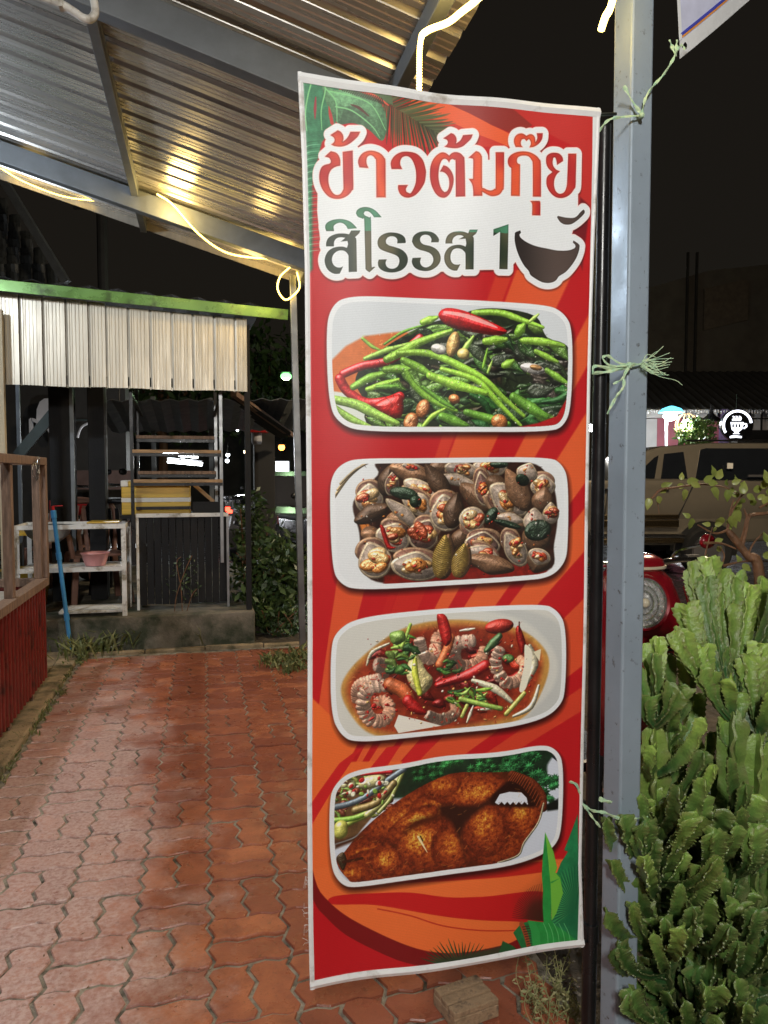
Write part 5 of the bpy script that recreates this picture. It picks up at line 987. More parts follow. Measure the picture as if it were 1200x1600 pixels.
def leaf_mesh(seed):
    r=random.Random(seed); vs=[];fs=[]; n=8; prof=[0,.30,.46,.50,.45,.36,.25,.12,0]
    bend=r.uniform(.15,.5); fold=r.uniform(.15,.35)
    for i in range(n+1):
        t=i/n; w=prof[i]*.62; z=-bend*t*t; sh=.03*math.sin(t*14+seed)
        vs+=[(-w,t-.07*(1 if i==1 else 0),z+fold*w+sh),(0,t,z),(w,t-.07*(1 if i==1 else 0),z+fold*w-sh)]
    for i in range(n): fs+=[(3*i,3*i+1,3*i+4,3*i+3),(3*i+1,3*i+2,3*i+5,3*i+4)]
    me=bpy.data.meshes.new('leaf'); me.from_pydata(vs,[],fs); me.materials.append(M_LEAFY); me.shade_smooth()
    a=me.attributes.new('shade','FLOAT','POINT'); a.data.foreach_set('value',np.full(len(vs),r.uniform(0,1),dtype=np.float32)); return me
LM=[leaf_mesh(k) for k in range(6)]
def leaf(p,size,ang,parent,tilt=.6):
    o=bpy.data.objects.new('leaf',rnd.choice(LM)); COL.objects.link(o); o.parent=parent; o.location=V3(p)-V3(WO[parent.name]); o.scale=(size,)*3
    o.rotation_euler=(math.pi/2+rnd.uniform(-tilt,tilt),-ang+math.pi/2 if False else math.pi/2-ang,-.25+rnd.uniform(-.5,.5))
LV=[(90,230,100,-100),(170,210,80,-70),(200,120,90,20),(240,140,80,-150),(350,110,80,-10),(390,60,70,90),(440,80,110,10),(480,90,90,-20),(410,150,110,-70),(600,75,100,30),(640,80,90,-10),(690,30,100,110),(720,50,110,60),(670,130,120,-55),(790,90,90,10),(860,90,80,20),(900,100,90,70),(940,100,70,0),(820,150,100,-85),(870,130,80,-120),(960,190,110,80),(1000,200,90,-30),(960,230,100,-80),(900,260,120,-70),(880,330,130,-65),(870,390,120,-90),(930,210,90,150),(1060,150,110,5),(1050,240,90,-70),(1100,230,80,20),(780,410,110,-115),(850,400,110,-60),(820,430,100,-85),(700,480,70,10),(660,480,70,170),(700,500,60,-70),(480,420,110,-75),(470,410,70,150),(700,640,80,20),(730,680,80,-60),(1170,640,120,60),(1190,620,140,-40),(1150,770,110,10),(960,850,90,-40),(940,830,70,120),(1140,140,110,70),(1180,160,130,-20),(1170,210,100,-80),(620,780,60,10),(1210,90,120,100),(1260,180,130,-60),(1290,120,120,40),(1330,260,130,-30),(1240,330,110,-90),(1300,640,140,20)]
for x,y,s,a in LV: leaf(at(1000+x/6,740+y/6,d=D+rnd.uniform(-.06,.06)),s/6*D/F*1.15,math.radians(a),lp)
# ------------------------------------------------------------------ red scooter
sc_=at(1003,1000,d=2.75); sx,sy=sc_[0],sc_[1]
rs=thing('red_scooter','shiny red scooter with round chrome headlight parked beyond the post','scooter',(sx,sy,-.06))
def sell(prof,n=28):        # superelliptic shells stacked in z: (z, half width, half depth, y offset)
    vs=[]
    for z,a,b_,o in prof:
        for k in range(n): t=2*math.pi*k/n; ct,stt=math.cos(t),math.sin(t); vs.append((sx+a*math.copysign(abs(ct)**.75,ct),sy+o+b_*math.copysign(abs(stt)**.75,stt),z))
    fs=[(i*n+k,i*n+(k+1)%n,(i+1)*n+(k+1)%n,(i+1)*n+k) for i in range(len(prof)-1) for k in range(n)]+[tuple(range(n))[::-1],tuple(range((len(prof)-1)*n,len(prof)*n))]; return MB().add(vs,fs)
zz=lambda py: at(1003,py,d=2.75)[2]
sell([(zz(1200),.09,.07,.12),(zz(1120),.135,.10,.08),(zz(1050),.155,.11,.05),(zz(990),.158,.12,.03),(zz(940),.150,.12,.03),(zz(905),.125,.11,.05),(zz(890),.09,.09,.06)]).build('front_shield',M_REDP,rs,smooth=True)
sell([(zz(893),.075,.07,.05),(zz(887),.098,.09,.04),(zz(883),.100,.09,.04)]).build('cowl_collar',M_CREAM,rs,smooth=True); sell([(zz(883),.096,.088,.045),(zz(874),.092,.085,.05),(zz(867),.065,.06,.06),(zz(864),.02,.02,.06)]).build('speedometer_cowl',M_REDP,rs,smooth=True)
hc=at(1006,942,d=2.585); Mr=Matrix.Rotation(math.pi/2-.15,3,'X')
MB().lathe([(.094,-.03),(.101,0),(.096,.012),(.088,.008)],32,hc,Mr,cap=False).build('headlight_rim',M_REDP,rs,smooth=True); vs=[];rr_=[.088,.074,.060,.044,.028,.014,.001]; nn=36
for i,q in enumerate(rr_):
    for k in range(nn): vs.append(np.array(hc)+np.array(Mr@Vector((q*math.cos(k*2*math.pi/nn),q*math.sin(k*2*math.pi/nn),.002-.020*(1-(q/.088)**2)+(.007 if (k+i)%2 else -.007)*(0<i<6)))))
MB().add(vs,[(i*nn+k,i*nn+(k+1)%nn,(i+1)*nn+(k+1)%nn,(i+1)*nn+k) for i in range(6) for k in range(nn)]).build('reflector',mat('silvered_reflector',(.85,.84,.80),.16,.8,.25,120),rs); MB().lathe([(.088,.008),(.06,.022),(.03,.028),(0,.030)],32,hc,Mr).build('headlight_lens',M_LENS,rs,smooth=True)
for s_ in (-1,1):
    MB().tube(curve([(sx+s_*.06,sy+.07,zz(886)),(sx+s_*.2,sy+.08,zz(880)),(sx+s_*.33,sy+.16,zz(884))],5),.012,8).build('handlebar',M_CHROME,rs,smooth=True); MB().tube([(sx+s_*.27,sy+.13,zz(882)),(sx+s_*.36,sy+.17,zz(884))],.018,10).build('grip',M_RUBBER,rs)
    q=at(1105,846,d=2.8) if s_==1 else (sx-.24,sy+.05,zz(846)); q=np.array(q); MB().tube(curve([(sx+s_*.17,sy+.08,zz(880)),(sx+s_*.20,sy+.07,zz(864)),tuple(q+[0,0,-.01])],4),.006,6).build('mirror_stalk',M_CHROME,rs,smooth=True); MB().ball(q,.034,14,(1,.5,.85)).build('mirror',M_REDP,rs,smooth=True)
    MB().ball((sx+s_*.125,sy-.035,zz(985)),.026,12,(.8,.6,1.5)).build('indicator',M_CHROME,rs,smooth=True)
    MB().tube(curve([(sx+s_*.150,sy-.035,zz(915)),(sx+s_*.166,sy-.05,zz(955)),(sx+s_*.160,sy-.04,zz(1000))],5),.006,6).build('chrome_trim',M_CHROME,rs,smooth=True)
def wheel(c,R,w,ax,parent,m=M_RUBBER,hub=M_CHROME,local=False):
    Mx=Matrix.Rotation(math.pi/2,3,ax); t=MB().lathe([(R*.66,-w/2),(R*.9,-w*.55),(R,-w*.3),(R,w*.3),(R*.9,w*.55),(R*.66,w/2)],32,c,Mx,cap=False).build('wheel',m,parent,smooth=True,local=local); MB().lathe([(0,-w*.30),(R*.2,-w*.34),(R*.3,-w*.16),(R*.58,-w*.20),(R*.665,-w*.46),(R*.665,w*.46),(R*.5,w*.2),(0,w*.3)],28,(0,0,0) if local else np.array(c)-WO[t.name]*0,Mx).build('rim',hub,t,smooth=True,local=local) if not local else MB().lathe([(0,-w*.30),(R*.2,-w*.34),(R*.3,-w*.16),(R*.58,-w*.20),(R*.665,-w*.46),(R*.665,w*.46),(R*.5,w*.2),(0,w*.3)],28,c,Mx).build('rim',hub,t,smooth=True,local=True)
wheel((sx,sy+.06,.16),.21,.085,'Y',rs); MB().strip([(math.cos(t)*.24,math.sin(t)*.24) for t in [i*.26 for i in range(13)]],(sx-.055,sy+.06,.16),(0,1,0),(0,0,1),(.11,0,0)).build('fender',M_REDP,rs,thick=.004)
MB().box(sx-.15,sx+.15,sy+.3,sy+.75,.16,.21).build('floorboard',M_BLACK,rs,bevel=.02); sell([(.22,.15,.40,.95),(.45,.17,.42,1.0),(.62,.14,.40,1.02)]).build('rear_body',M_REDP,rs,smooth=True); sell([(.62,.14,.40,1.02),(.70,.145,.42,1.02),(.72,.10,.36,1.02)]).build('seat',M_RUBBER,rs,smooth=True); wheel((sx,sy+1.25,.16),.21,.1,'Y',rs)
for rr,dz in ((.082,.004),(.062,-.006),(.042,-.006)):
    MB().tube([hc+np.array(Mr@Vector((rr*math.cos(a),rr*math.sin(a),dz))) for a in [i*math.pi/16 for i in range(33)]],.0035,6).build('chrome_ring',M_CHROME,rs,smooth=True)
MB().ball(hc+np.array(Mr@Vector((0,0,.008))),.017,12).build('headlight_bulb',M_CREAM,rs,smooth=True)
b=MB()
for k in range(5): b.box(sx-.05+.002*k,sx+.05-.002*k,sy-.122,sy-.112,zz(1020)+k*.016,zz(1020)+k*.016+.007)
b.build('grille',M_BLACK,rs)['kind']='stuff'
MB().box(sx-.02,sx+.02,sy-.112,sy-.100,zz(1060),zz(1045)).build('badge',M_CHROME,rs,bevel=.004)
# ------------------------------------------------------------------ cars
def side_panel(b,poly,y,d): return b.prism(poly,(0,y,0),(1,0,0),(0,0,1),(0,d,0))
def car(name,lab,loc,rz_,paint,lower,glass,roofz,wl_,R,group=None,W=.88,belt=1.36,inset=.12,sill=True):
    t=thing(name,lab,'car',loc,rz=rz_)
    # body shell by cross sections along the side outline
    b=MB(); n=len(lower); b.add([(x,-W,z) for x,z in lower]+[(x,W,z) for x,z in lower],[tuple(range(n)),tuple(range(n,2*n))[::-1]]+[(i,i+n,(i+1)%n+n,(i+1)%n) for i in range(n)]); b.build('body',paint,t,bevel=.05,local=True)
    m=len(glass); k=lambda z: W-.02-inset*max(0,(z-belt))/(roofz-belt)
    b=MB(); b.add([(x,-k(z),z) for x,z in glass]+[(x,k(z),z) for x,z in glass],[tuple(range(m)),tuple(range(m,2*m))[::-1]]+[(i,i+m,(i+1)%m+m,(i+1)%m) for i in range(m)]); b.build('cabin',paint,t,bevel=.045,local=True)
    def pane(poly):
        for s_ in (-1,1):
            v=[(x,s_*(k(z)+.004),z) for x,z in poly]; c=MB(); c.add(v+[(x,y-s_*.03,z) for x,y,z in v],[tuple(range(len(v))),tuple(range(len(v),2*len(v)))[::-1]]+[(i,i+len(v),(i+1)%len(v)+len(v),(i+1)%len(v)) for i in range(len(v))]); c.build('window',M_GLASS,t,local=True)
    for x in wl_:
        for s_ in (-1,1):
            c=MB(); q=[(x+(R+.10)*math.cos(a),R+(R+.085)*math.sin(a)) for a in [math.pi*i/14 for i in range(15)]]; c.strip([(px_1-x,pz) for px_1,pz in q],(x,s_*(W+.012),0),(1,0,0),(0,0,1),(0,-s_*.12,0)); o=c.build('arch_trim',paint,t,thick=.02,local=True)
            c=MB(); q=[(x+(R+.085)*math.cos(a),R+(R+.07)*math.sin(a)) for a in [math.pi*i/14 for i in range(15)]]; c.prism(q+[(x-R-.085,.3),(x+R+.085,.3)][::1],(0,s_*(W+.003),0),(1,0,0),(0,0,1),(0,-s_*.30,0)); c.build('wheel_well',M_RUBBER,t,local=True)
            wheel((x,s_*(W-.02),R),R,.22,'X',t,hub=M_SILVER,local=True)
    return t,pane
ca_=at(1122,880,d=10.5); ang=-YAW+.02
lower=[(-2.55,.45),(-2.62,.75),(-2.5,1.02),(-1.55,1.14),(-1.38,1.36),(1.42,1.36),(1.5,.95),(1.46,.55),(.55,.48),(-.5,.44)]
glass=[(-1.36,1.345),(-.80,1.80),(-.62,1.85),(.1,1.90),(1.15,1.90),(1.36,1.80),(1.44,1.345)]
suv,pane=car('parked_suv','gold coloured SUV parked across the road behind the red scooter',(ca_[0],ca_[1]+.88,-.06),ang,M_GOLD,lower,glass,1.90,(0,-2.0),.36)
for p in ([(-1.05,1.40),(-.72,1.69),(-.66,1.72),(-.74,1.39)],[(-.65,1.39),(-.58,1.74),(-.30,1.77),(-.27,1.39)],[(-.16,1.37),(-.06,1.80),(.02,1.82),(1.1,1.82),(1.28,1.74),(1.36,1.38)]): pane(p)
MB().strip([(0,.80),(.045,.93),(.052,1.05),(.040,1.17),(.022,1.25),(.026,1.29),(.0,1.362)],(-2.48,-.872,0),(0,-1,0),(0,0,1),(3.94,0,0)).build('side_skin',M_GOLD,suv,smooth=True,local=True)
MB().bar((-.44,-.93,.82),(-.18,-.90,1.36),.012,.03,(0,1,0)).build('door_seam',M_RUBBER,suv,local=True); MB().bar((-1.47,-.93,.82),(-1.40,-.90,1.36),.012,.03,(0,1,0)).build('door_seam',M_RUBBER,suv,local=True)
for s_ in (-1,):
    y=-.94
    MB().box(-.62,-.56,y-.03,y,1.24,1.275).box(-1.5,-1.42,y-.03,y,1.22,1.255).build('door_handle',M_BLACK,suv,bevel=.008,local=True)
    for z,h in ((.86,.055),(.76,.10)): MB().box(-2.0+.5,-.42,y-.022,y,z-h/2,z+h/2).build('door_moulding',M_GOLDM,suv,bevel=.01,local=True)
    MB().box(-1.55,-.38,y-.11,y+.05,.50,.56).build('running_board',M_GOLDM,suv,bevel=.015,local=True); MB().box(-1.55,-.36,y-.10,y+.05,.565,.62).build('running_board',M_CHROME,suv,bevel=.015,local=True)
    MB().box(.95,1.0,y+.01,y+.02,1.0,1.12).build('fuel_flap',M_GOLD,suv,bevel=.008,local=True)
    MB().box(.55,1.40,y-.015,y+.02,1.415,1.445).build('window_bar',M_SILVER,suv,local=True)
    MB().box(.28,.36,y+.055,y+.07,1.53,1.61).build('window_sticker',M_FOAM,suv,local=True)
    MB().box(-.2,1.2,-.62,-.58,1.925,1.95).build('roof_rail',M_BLACK,suv,bevel=.01,local=True)
added_lamp=thing('outdoor_lamp','tall added pole lamp out of view to brighten the parked SUV and scooter','lamp',(4.6,4.3,-.06)); MB().tube([(4.6,4.3,-.06),(4.6,4.3,4.6)],.05,10).build('pole',M_GALV,added_lamp,smooth=True); MB().tube([(4.6,4.3,4.55),(4.75,5.0,4.75)],.03,8).build('arm',M_GALV,added_lamp); MB().box(4.65,4.88,4.95,5.35,4.70,4.78).build('head',M_WHITEP,added_lamp,bevel=.02); MB().box(4.68,4.85,4.98,5.32,4.685,4.698).build('lens',M_LAMPY,added_lamp); light('lamp_light','POINT',(4.765,5.1,4.6),750,(1,.80,.55),added_lamp,.12)  # unseen lamp, added to light the SUV and scooter
# ------------------------------------------------------------------ cafe across the road
d=20.
def cq(px,py,d=20.): return at(px,py,d=d)
U2=V3(_rt); 
cf=thing('cafe_building','lit cafe front with pink wall and purple column across the road','building',cq(1090,900)*[1,1,0])
def wall(name,x0,x1,y0,y1,m,dd=20.,th=.15,par=None,bev=0):
    a,b_=cq(x0,y1,dd),cq(x1,y1,dd); z0=a[2]; z1=cq(x0,y0,dd)[2]; b_[2]=z0; n=np.array([_fw[0],_fw[1],0])*th
    return MB().hexa([a,b_,b_+n,a+n,a*[1,1,0]+[0,0,z1],b_*[1,1,0]+[0,0,z1],(b_+n)*[1,1,0]+[0,0,z1],(a+n)*[1,1,0]+[0,0,z1]]).build(name,m,par if par is not None else cf,bevel=bev)
wall('wall',1024,1121,653,830,M_PINKW); wall('wall',960,1023.5,655,830,M_WALLW); wall('wall',1136,1500,640,830,M_WALLW); wall('column',1122,1135.5,640,830,M_PURP,19.9,.3); wall('fascia',960,1121,640,652.5,M_WALLW,19.6,.3); wall('door',1011,1022,666,760,M_NIGHT,19.95,.04); wall('window',1012.5,1021,668,698,M_GLASS,19.9,.03); wall('door_frame',1008,1010.6,662,760,M_WALLW,19.93,.05); wall('window',1104,1119,668,720,M_GLASS,19.93,.04); wall('shelf_frame',1170,1171.5,640,720,M_BLACK,19.8,.05); wall('shelf_frame',1188,1190,636,720,M_BLACK,19.8,.05); wall('shelf_frame',1150,1300,653,655,M_BLACK,19.8,.05); wall('bench',1160,1260,672,700,M_DARKWOOD,19.6,.3)
b=MB(); pr=[(i*.12,(0 if i%2 else .04)) for i in range(90)]; p=cq(985,640,18.8); b.strip(pr,p,_rt,(0,0,1),np.array([_fw[0],_fw[1],0])*3+np.array([0,0,1.35])); b.build('roof_sheet',M_NIGHT,cf,thick=.01)
b=MB()
for i in range(46): q=cq(1004+i*4.4,641+rnd.uniform(-1,1),18.75); b.tube([q,q+[0,0,-rnd.uniform(.04,.10)]],.018,5)
b.build('eave_trim',M_SIGNW if False else M_WALLW,cf)
L1_=thing('flood_lamp','white flood lamp with cyan shade on a thin pole by the cafe','lamp',cq(1041,800,18.)*[1,1,0]); MB().tube([cq(1041,800,18.)*[1,1,0],cq(1041,652,18.)],.035,8).build('pole',M_WALLW,L1_); MB().ball(cq(1047,650,17.9),.16,14,(1,1,.75)).build('bulb',M_LAMPW,L1_,smooth=True); MB().lathe([(.30,0),(.22,.10),(.06,.16),(0,.17)],20,cq(1049,645,18.)).build('shade',M_LAMPC,L1_,smooth=True); light('lamp_light','POINT',cq(1047,655,17.7),150,(.88,.95,1),L1_,.15)
L2_=thing('wicker_lamp','warm globe lamp with wicker shade before the pink wall','lamp',cq(1073,664,18.)); MB().ball(cq(1073,665,18.),.15,14).build('bulb',M_LAMPY,L2_,smooth=True)
b=MB()
for k in range(10): a=k*math.pi/5; c=cq(1073,664,18.); b.tube([c+np.array([.26*math.cos(a)*math.sin(h),.26*math.sin(a)*math.sin(h),.28*math.cos(h)]) for h in [.15+.26*i for i in range(9)]],.010,5)
b.build('wicker_shade',M_WOODL,L2_); light('lamp_light','POINT',cq(1073,668,17.6),50,(1,.86,.66),L2_,.15); MB().tube([cq(1073,655,18.),cq(1073,640,18.)],.01,5).build('cord',M_BLACK,L2_)
L3_=thing('cone_pendant','black cone pendant lamp hanging beside the purple column','lamp',cq(1111,655,18.)); MB().lathe([(.31,-.02),(.30,0),(.12,.12),(.05,.20),(.035,.30),(0,.30)],24,cq(1111,658,18.)).build('shade',M_BLACK,L3_,smooth=True); MB().tube([cq(1111,642,18.),cq(1111,632,18.)],.01,5).build('cord',M_BLACK,L3_)
# round lit sign with a cup
sn=thing('round_cup_sign','round black lit sign with a white coffee cup and arc','sign',cq(1152,664,16.5)); sc0=cq(1152,664,16.5); fwv=np.array([_fw[0],_fw[1],0])
def S2(x,y,o=0): return sc0+_rt*x+np.array([0,0,1])*y-fwv*o
def flat(name,poly,m,o,th=.02): MB().prism(poly,S2(0,0,o),_rt,(0,0,1),fwv*th).build(name,m,sn)
flat('disc',[(.36*math.cos(a),.36*math.sin(a)) for a in [i*.2094 for i in range(30)]],M_BLACK,0,.08)
flat('arc',[(.335*math.cos(a),.335*math.sin(a)) for a in [.15+i*.17 for i in range(22)]]+[(.285*math.cos(a),.285*math.sin(a)) for a in [.15+i*.17 for i in range(22)]][::-1],M_SIGNW,.012)
flat('cup',[(-.15,.06),(.13,.06),(.13,.0),(.10,-.10),(.03,-.15),(.02,-.18),(.06,-.20),(-.10,-.20),(-.06,-.18),(-.06,-.15),(-.12,-.10)],M_SIGNW,.012); flat('cup_handle',[(.14,.04),(.21,.03),(.22,-.04),(.15,-.09),(.14,-.06),(.19,-.03),(.18,.01),(.14,.01)],M_SIGNW,.012)
for x in (-.09,-.02,.05): flat('steam',[(x-.02,.09),(x+.02,.10),(x+.04,.14),(x+.02,.19),(x-.02,.20),(x+.0,.15),(x-.03,.12)],M_SIGNW,.012)
for x in (-.1,-.03,.04): flat('cup_mark',[(x-.02,-.06),(x+.02,-.06),(x+.02,.02),(x-.02,.02)],M_BLACK,.018)
flat('lettering',[(-.16,-.25),(-.08,-.23),(.10,-.25),(.10,-.29),(-.02,-.28),(-.16,-.29)],M_SIGNW,.012)
MB().tube([S2(0,.36,-.04),S2(0,.7,-.04)],.02,6).build('bracket',M_BLACK,sn)
# ------------------------------------------------------------------ foliage makers
def leaves(n,c,rad,size,seed,shade=(.1,.9),fill=.55,up=.3):
    r=random.Random(seed); b=MB()
    lumps=[(r.gauss(0,.42),r.gauss(0,.42),r.gauss(0,.42)) for _ in range(16)]
    while n>0:
        l=r.choice(lumps); q=np.array([l[0]+r.gauss(0,.26),l[1]+r.gauss(0,.26),l[2]+r.gauss(0,.26)]); k=np.linalg.norm(q)
        if k>1 : continue
        n-=1; p=np.array(c)+q*rad; d=np.array([r.gauss(0,1),r.gauss(0,1),r.gauss(0,1)+up]); d/=np.linalg.norm(d); s=np.cross(d,[r.gauss(0,1),r.gauss(0,1),r.gauss(0,1)]); s/=np.linalg.norm(s)+1e-9; L=size*r.uniform(.6,1.3); w=L*.22
        b.add([p,p+d*L*.5+s*w,p+d*L,p+d*L*.5-s*w],[(0,1,2,3)],[r.uniform(*shade)]*4)
    return b
def shrub(name,lab,c,rad,n,size,seed,m=M_LEAFD,cat='shrub',group=None):
    t=thing(name,lab,cat,(c[0],c[1],0),group); b=MB(); r=random.Random(seed)
    for k in range(7): b.tube(curve([(c[0]+r.uniform(-.05,.05),c[1]+r.uniform(-.05,.05),0),(c[0]+r.uniform(-.5,.5)*rad[0],c[1]+r.uniform(-.5,.5)*rad[1],c[2]*.6),(c[0]+r.uniform(-.8,.8)*rad[0],c[1]+r.uniform(-.8,.8)*rad[1],c[2]+rad[2]*r.uniform(.1,.7))],4),[.012*rad[2]*1.6]*5+[.006]*4,5)
    b.build('stem',M_BARK,t); o=leaves(n,c,rad,size,seed).build('foliage',m,t); o['kind']='stuff'; return t
p=at(424,900,y=6.75); shrub('dark_shrub','dense dark green shrub between stall platform and thin post',(p[0],6.75,.46),(.40,.45,.52),2300,.085,3)
p=at(436,985,y=6.35); shrub('dark_shrub','small leafy shrub low beside the thin post base',(p[0],6.38,.12),(.22,.12,.16),420,.06,8)
p=at(395,790,y=7.4); shrub('dark_shrub','taller dark shrub rising behind the stall end post',(p[0]+.0,7.4,.75),(.22,.3,.50),650,.08,5)
c=cq(1092,672,17.5); shrub('cafe_shrub','bright lit shrub before the pink cafe wall',(c[0],c[1],c[2]-.1),(.55,.5,.40),900,.13,6,mat('lit_leaf',(.05,.11,.03),.4,0,.3,4,shade=(.16,.26,.06)))
# weeds
def weeds(spots,lab,seed,h=(.04,.14),sp=.05,n=26,w=.006,m=M_WEED,nm='weeds'):
    r=random.Random(seed); b=MB()
    for x,y,z in spots:
        for _ in range(n):
            a=r.uniform(0,6.28); rr=abs(r.gauss(0,sp)); p=np.array([x+rr*math.cos(a),y+rr*math.sin(a),z]); H=r.uniform(*h); ln=np.array([r.gauss(0,.4),r.gauss(0,.4),1])*H; s=np.cross(ln,[r.gauss(0,1),r.gauss(0,1),.2]); s/=np.linalg.norm(s); q=p+ln*.6; e=p+ln+np.array([r.gauss(0,.25),r.gauss(0,.25),-.15])*H
            sh=r.random(); b.add([p-s*w*.3,p+s*w*.3,q+s*w,q-s*w,e],[(0,1,2,3),(3,2,4)],[sh]*5)
    return b.build(nm,m,label=lab,cat=None,kind='stuff')
sp=[(-.925+rnd.gauss(0,.018),y,.0) for y in np.arange(2.2,6.0,.055) if rnd.random()<.8]; weeds(sp,'low weeds along the crumbling path edge kerb',2,(.01,.05),.018,16,.004)
sp=[tuple(at(*q,z=0)) for q in ((120,1022),(140,1010),(165,1005),(190,1012),(240,1000),(265,995),(280,1000),(300,998),(330,1000),(150,1018),(170,1018),(130,1030))]; weeds(sp,'grassy weeds at the foot of the concrete platform',3,(.04,.22),.09,60,.008)
sp=[tuple(at(*q,z=0)) for q in ((425,1035),(440,1030),(455,1040),(465,1030),(450,1050),(470,1045),(432,1042),(475,1025),(490,1035))]; weeds(sp,'tuft of weeds round the foot of the thin post',4,(.03,.10),.06,50,.008)
b=MB(); r=random.Random(51)
for q in ((838,1600),(846,1580),(855,1595),(862,1570),(870,1600),(878,1580),(886,1610),(893,1590),(850,1620),(902,1600),(866,1630),(835,1570)):
    o_=np.array(at(*q,z=-.012))
    for _ in range(3):
        h=r.uniform(.05,.17); e=o_+np.array([r.gauss(0,.03),r.gauss(0,.02),h]); m_=(o_+e)/2+np.array([r.gauss(0,.015),r.gauss(0,.01),.01]); P=curve([o_+np.array([r.gauss(0,.01),r.gauss(0,.01),0]),m_,e],5); b.tube(P,.0011,4,a=r.uniform(.4,1))
        for p_ in P[2:]:
            for _ in range(2): d=np.array([r.gauss(0,1),r.gauss(0,.7),r.gauss(.2,.6)]); d/=np.linalg.norm(d); s_=np.cross(d,[r.gauss(0,1),1,r.gauss(0,1)]); s_/=np.linalg.norm(s_); l=r.uniform(.008,.020); b.add([p_,p_+d*l*.5+s_*l*.18,p_+d*l,p_+d*l*.5-s_*l*.18],[(0,1,2,3)],[r.random()]*4)
b.build('weeds',mat('pale_weed',(.13,.15,.05),.6,0,.3,20,shade=(.32,.30,.14)),label='straggly pale weeds beside the banner pole foot',kind='stuff')
b=MB(); r=random.Random(11)
for q in ((700,1500),(790,1490),(262,0),):
    pass
for k in range(900): x=.93+abs(r.gauss(0,.25)); y=r.uniform(1.1,3.2); s=r.uniform(.003,.010); b.ball((x,y,.0+s*.2),s,5,(1,r.uniform(.6,1.2),.6))
b.build('gravel',mat('gravel_stone',(.13,.11,.085),.8,0,.5,60),kind='stuff',label='loose gravel on the soil beside the path')
# plant in front of the planks
pw=thing('spindly_weed_plant','spindly weed with small leaves before the black planks','plant',at(283,955,y=6.2)); 
for q in ([(272,962),(276,930),(290,890),(300,868)],[(285,962),(283,920),(276,880),(283,870)],[(290,962),(300,930),(308,920)]): MB().tube(curve([at(*k,y=6.3) for k in q],4),.004,5).build('stem',M_BARK,pw)
o=leaves(90,at(286,905,y=6.3),(.14,.05,.24),.035,14).build('foliage',M_LEAFD,pw); o['kind']='stuff'
# broken grooved paver and litter
gp=thing('grooved_paver_chunk','broken grooved buff paver lying on the brick path under the banner','paver chunk',at(728,1585,z=0)); M_BUFF=mat('buff_concrete',(.36,.24,.14),.8,0,.35,30,bump=.6,bs=120,dirt=.4,dcol=(.10,.07,.05),dscale=30)
c=V3(at(728,1580,z=.0)); ux=V3(at(765,1572,z=0))-V3(at(695,1597,z=0)); ux.normalize(); uy=Vector((-ux.y,ux.x,0)); L_=.066
def blk(a0,a1,z0,z1,nm='ridge'):
    vs=[c+ux*s*L_+uy*a+Vector((0,0,z)) for z in (z0,z1) for s,a in ((-1,a0),(1,a0),(.96,a1),(-1.02,a1))]; MB().hexa(vs).build(nm,M_BUFF,gp,bevel=.003)
blk(-.055,.055,.002,.034,'base')
for k in range(3): blk(-.054+k*.037,-.054+k*.037+.031,.0345,.050)
p=at(180,1014,z=.02); MB().add([p+[-.07,-.02,.01],p+[.0,-.05,.03],p+[.07,.01,.035],p+[.02,.03,.012],p+[-.05,.03,.03]],[(0,1,3,4),(1,2,3)]).build('paper_scrap',M_FOAM,label='crumpled white paper scrap in the weeds by the platform',cat='litter',thick=.002)
b=MB(); r=random.Random(31)
for k in range(130):
    q=at(r.uniform(20,470),1020+r.random()**.7*560,z=.003); a=r.uniform(0,6.28); s=r.uniform(.002,.007); d1=np.array([math.cos(a),math.sin(a),.1])*s; d2=np.array([-math.sin(a),math.cos(a),0])*s*.4; b.add([q-d1,q+d2,q+d1+[0,0,s*.3],q-d2],[(0,1,2,3)])
b.build('leaf_litter',mat('dry_leaf',(.16,.09,.04),.7,0,.5,90),kind='stuff',label='tiny dry leaf crumbs scattered on the paving')
# ------------------------------------------------------------------ beyond the stall: parked bikes, traffic, lamps, buildings
def motorbike(lab,loc,rz_,grp,head=None,tail=True):
    t=thing('parked_motorbike',lab,'motorbike',loc,grp,rz_)
    for y in (-.62,.62): wheel((0,y,.29),.29,.1,'Y',t,local=True)
    MB().tube(curve([(0,-.62,.29),(0,-.5,.65),(0,-.42,1.0)],4),.035,8).build('fork',M_CHROME,t,local=True)
    MB().hexa([(-.12,-.42,.45),(.12,-.42,.45),(.13,.6,.5),(-.13,.6,.5),(-.08,-.45,.85),(.08,-.45,.85),(.12,.75,.80),(-.12,.75,.80)]).build('body',M_SILVER,t,bevel=.04,local=True); MB().box(-.12,.12,-.1,.72,.80,.86).build('seat',M_RUBBER,t,bevel=.02,local=True)
    MB().tube(curve([(-.34,-.35,1.02),(-.15,-.42,1.0),(.15,-.42,1.0),(.34,-.35,1.02)],4),.014,6).build('handlebar',M_CHROME,t,local=True)
    MB().box(-.09,.09,-.56,-.44,.80,.99).build('headlamp_nacelle',M_SILVER,t,bevel=.03,local=True)
    for s_ in (-1,1): MB().ball((s_*.3,-.42,1.16),.05,10,(1,.4,.8)).build('mirror',M_BLACK,t,local=True)
    MB().ball((0,-.57,.90),.06,12,(1,.4,1)).build('headlight',M_LAMPY if head else M_CHROME,t,local=True,smooth=True); MB().box(-.10,.10,.78,.82,.70,.82).build('tail_light',M_LAMPR if tail else M_RED,t,local=True,bevel=.01); MB().box(-.11,.11,.80,.815,.50,.66).build('number_plate',M_FOAM,t,local=True); return t
GB='motorbikes parked and riding beyond the stall'
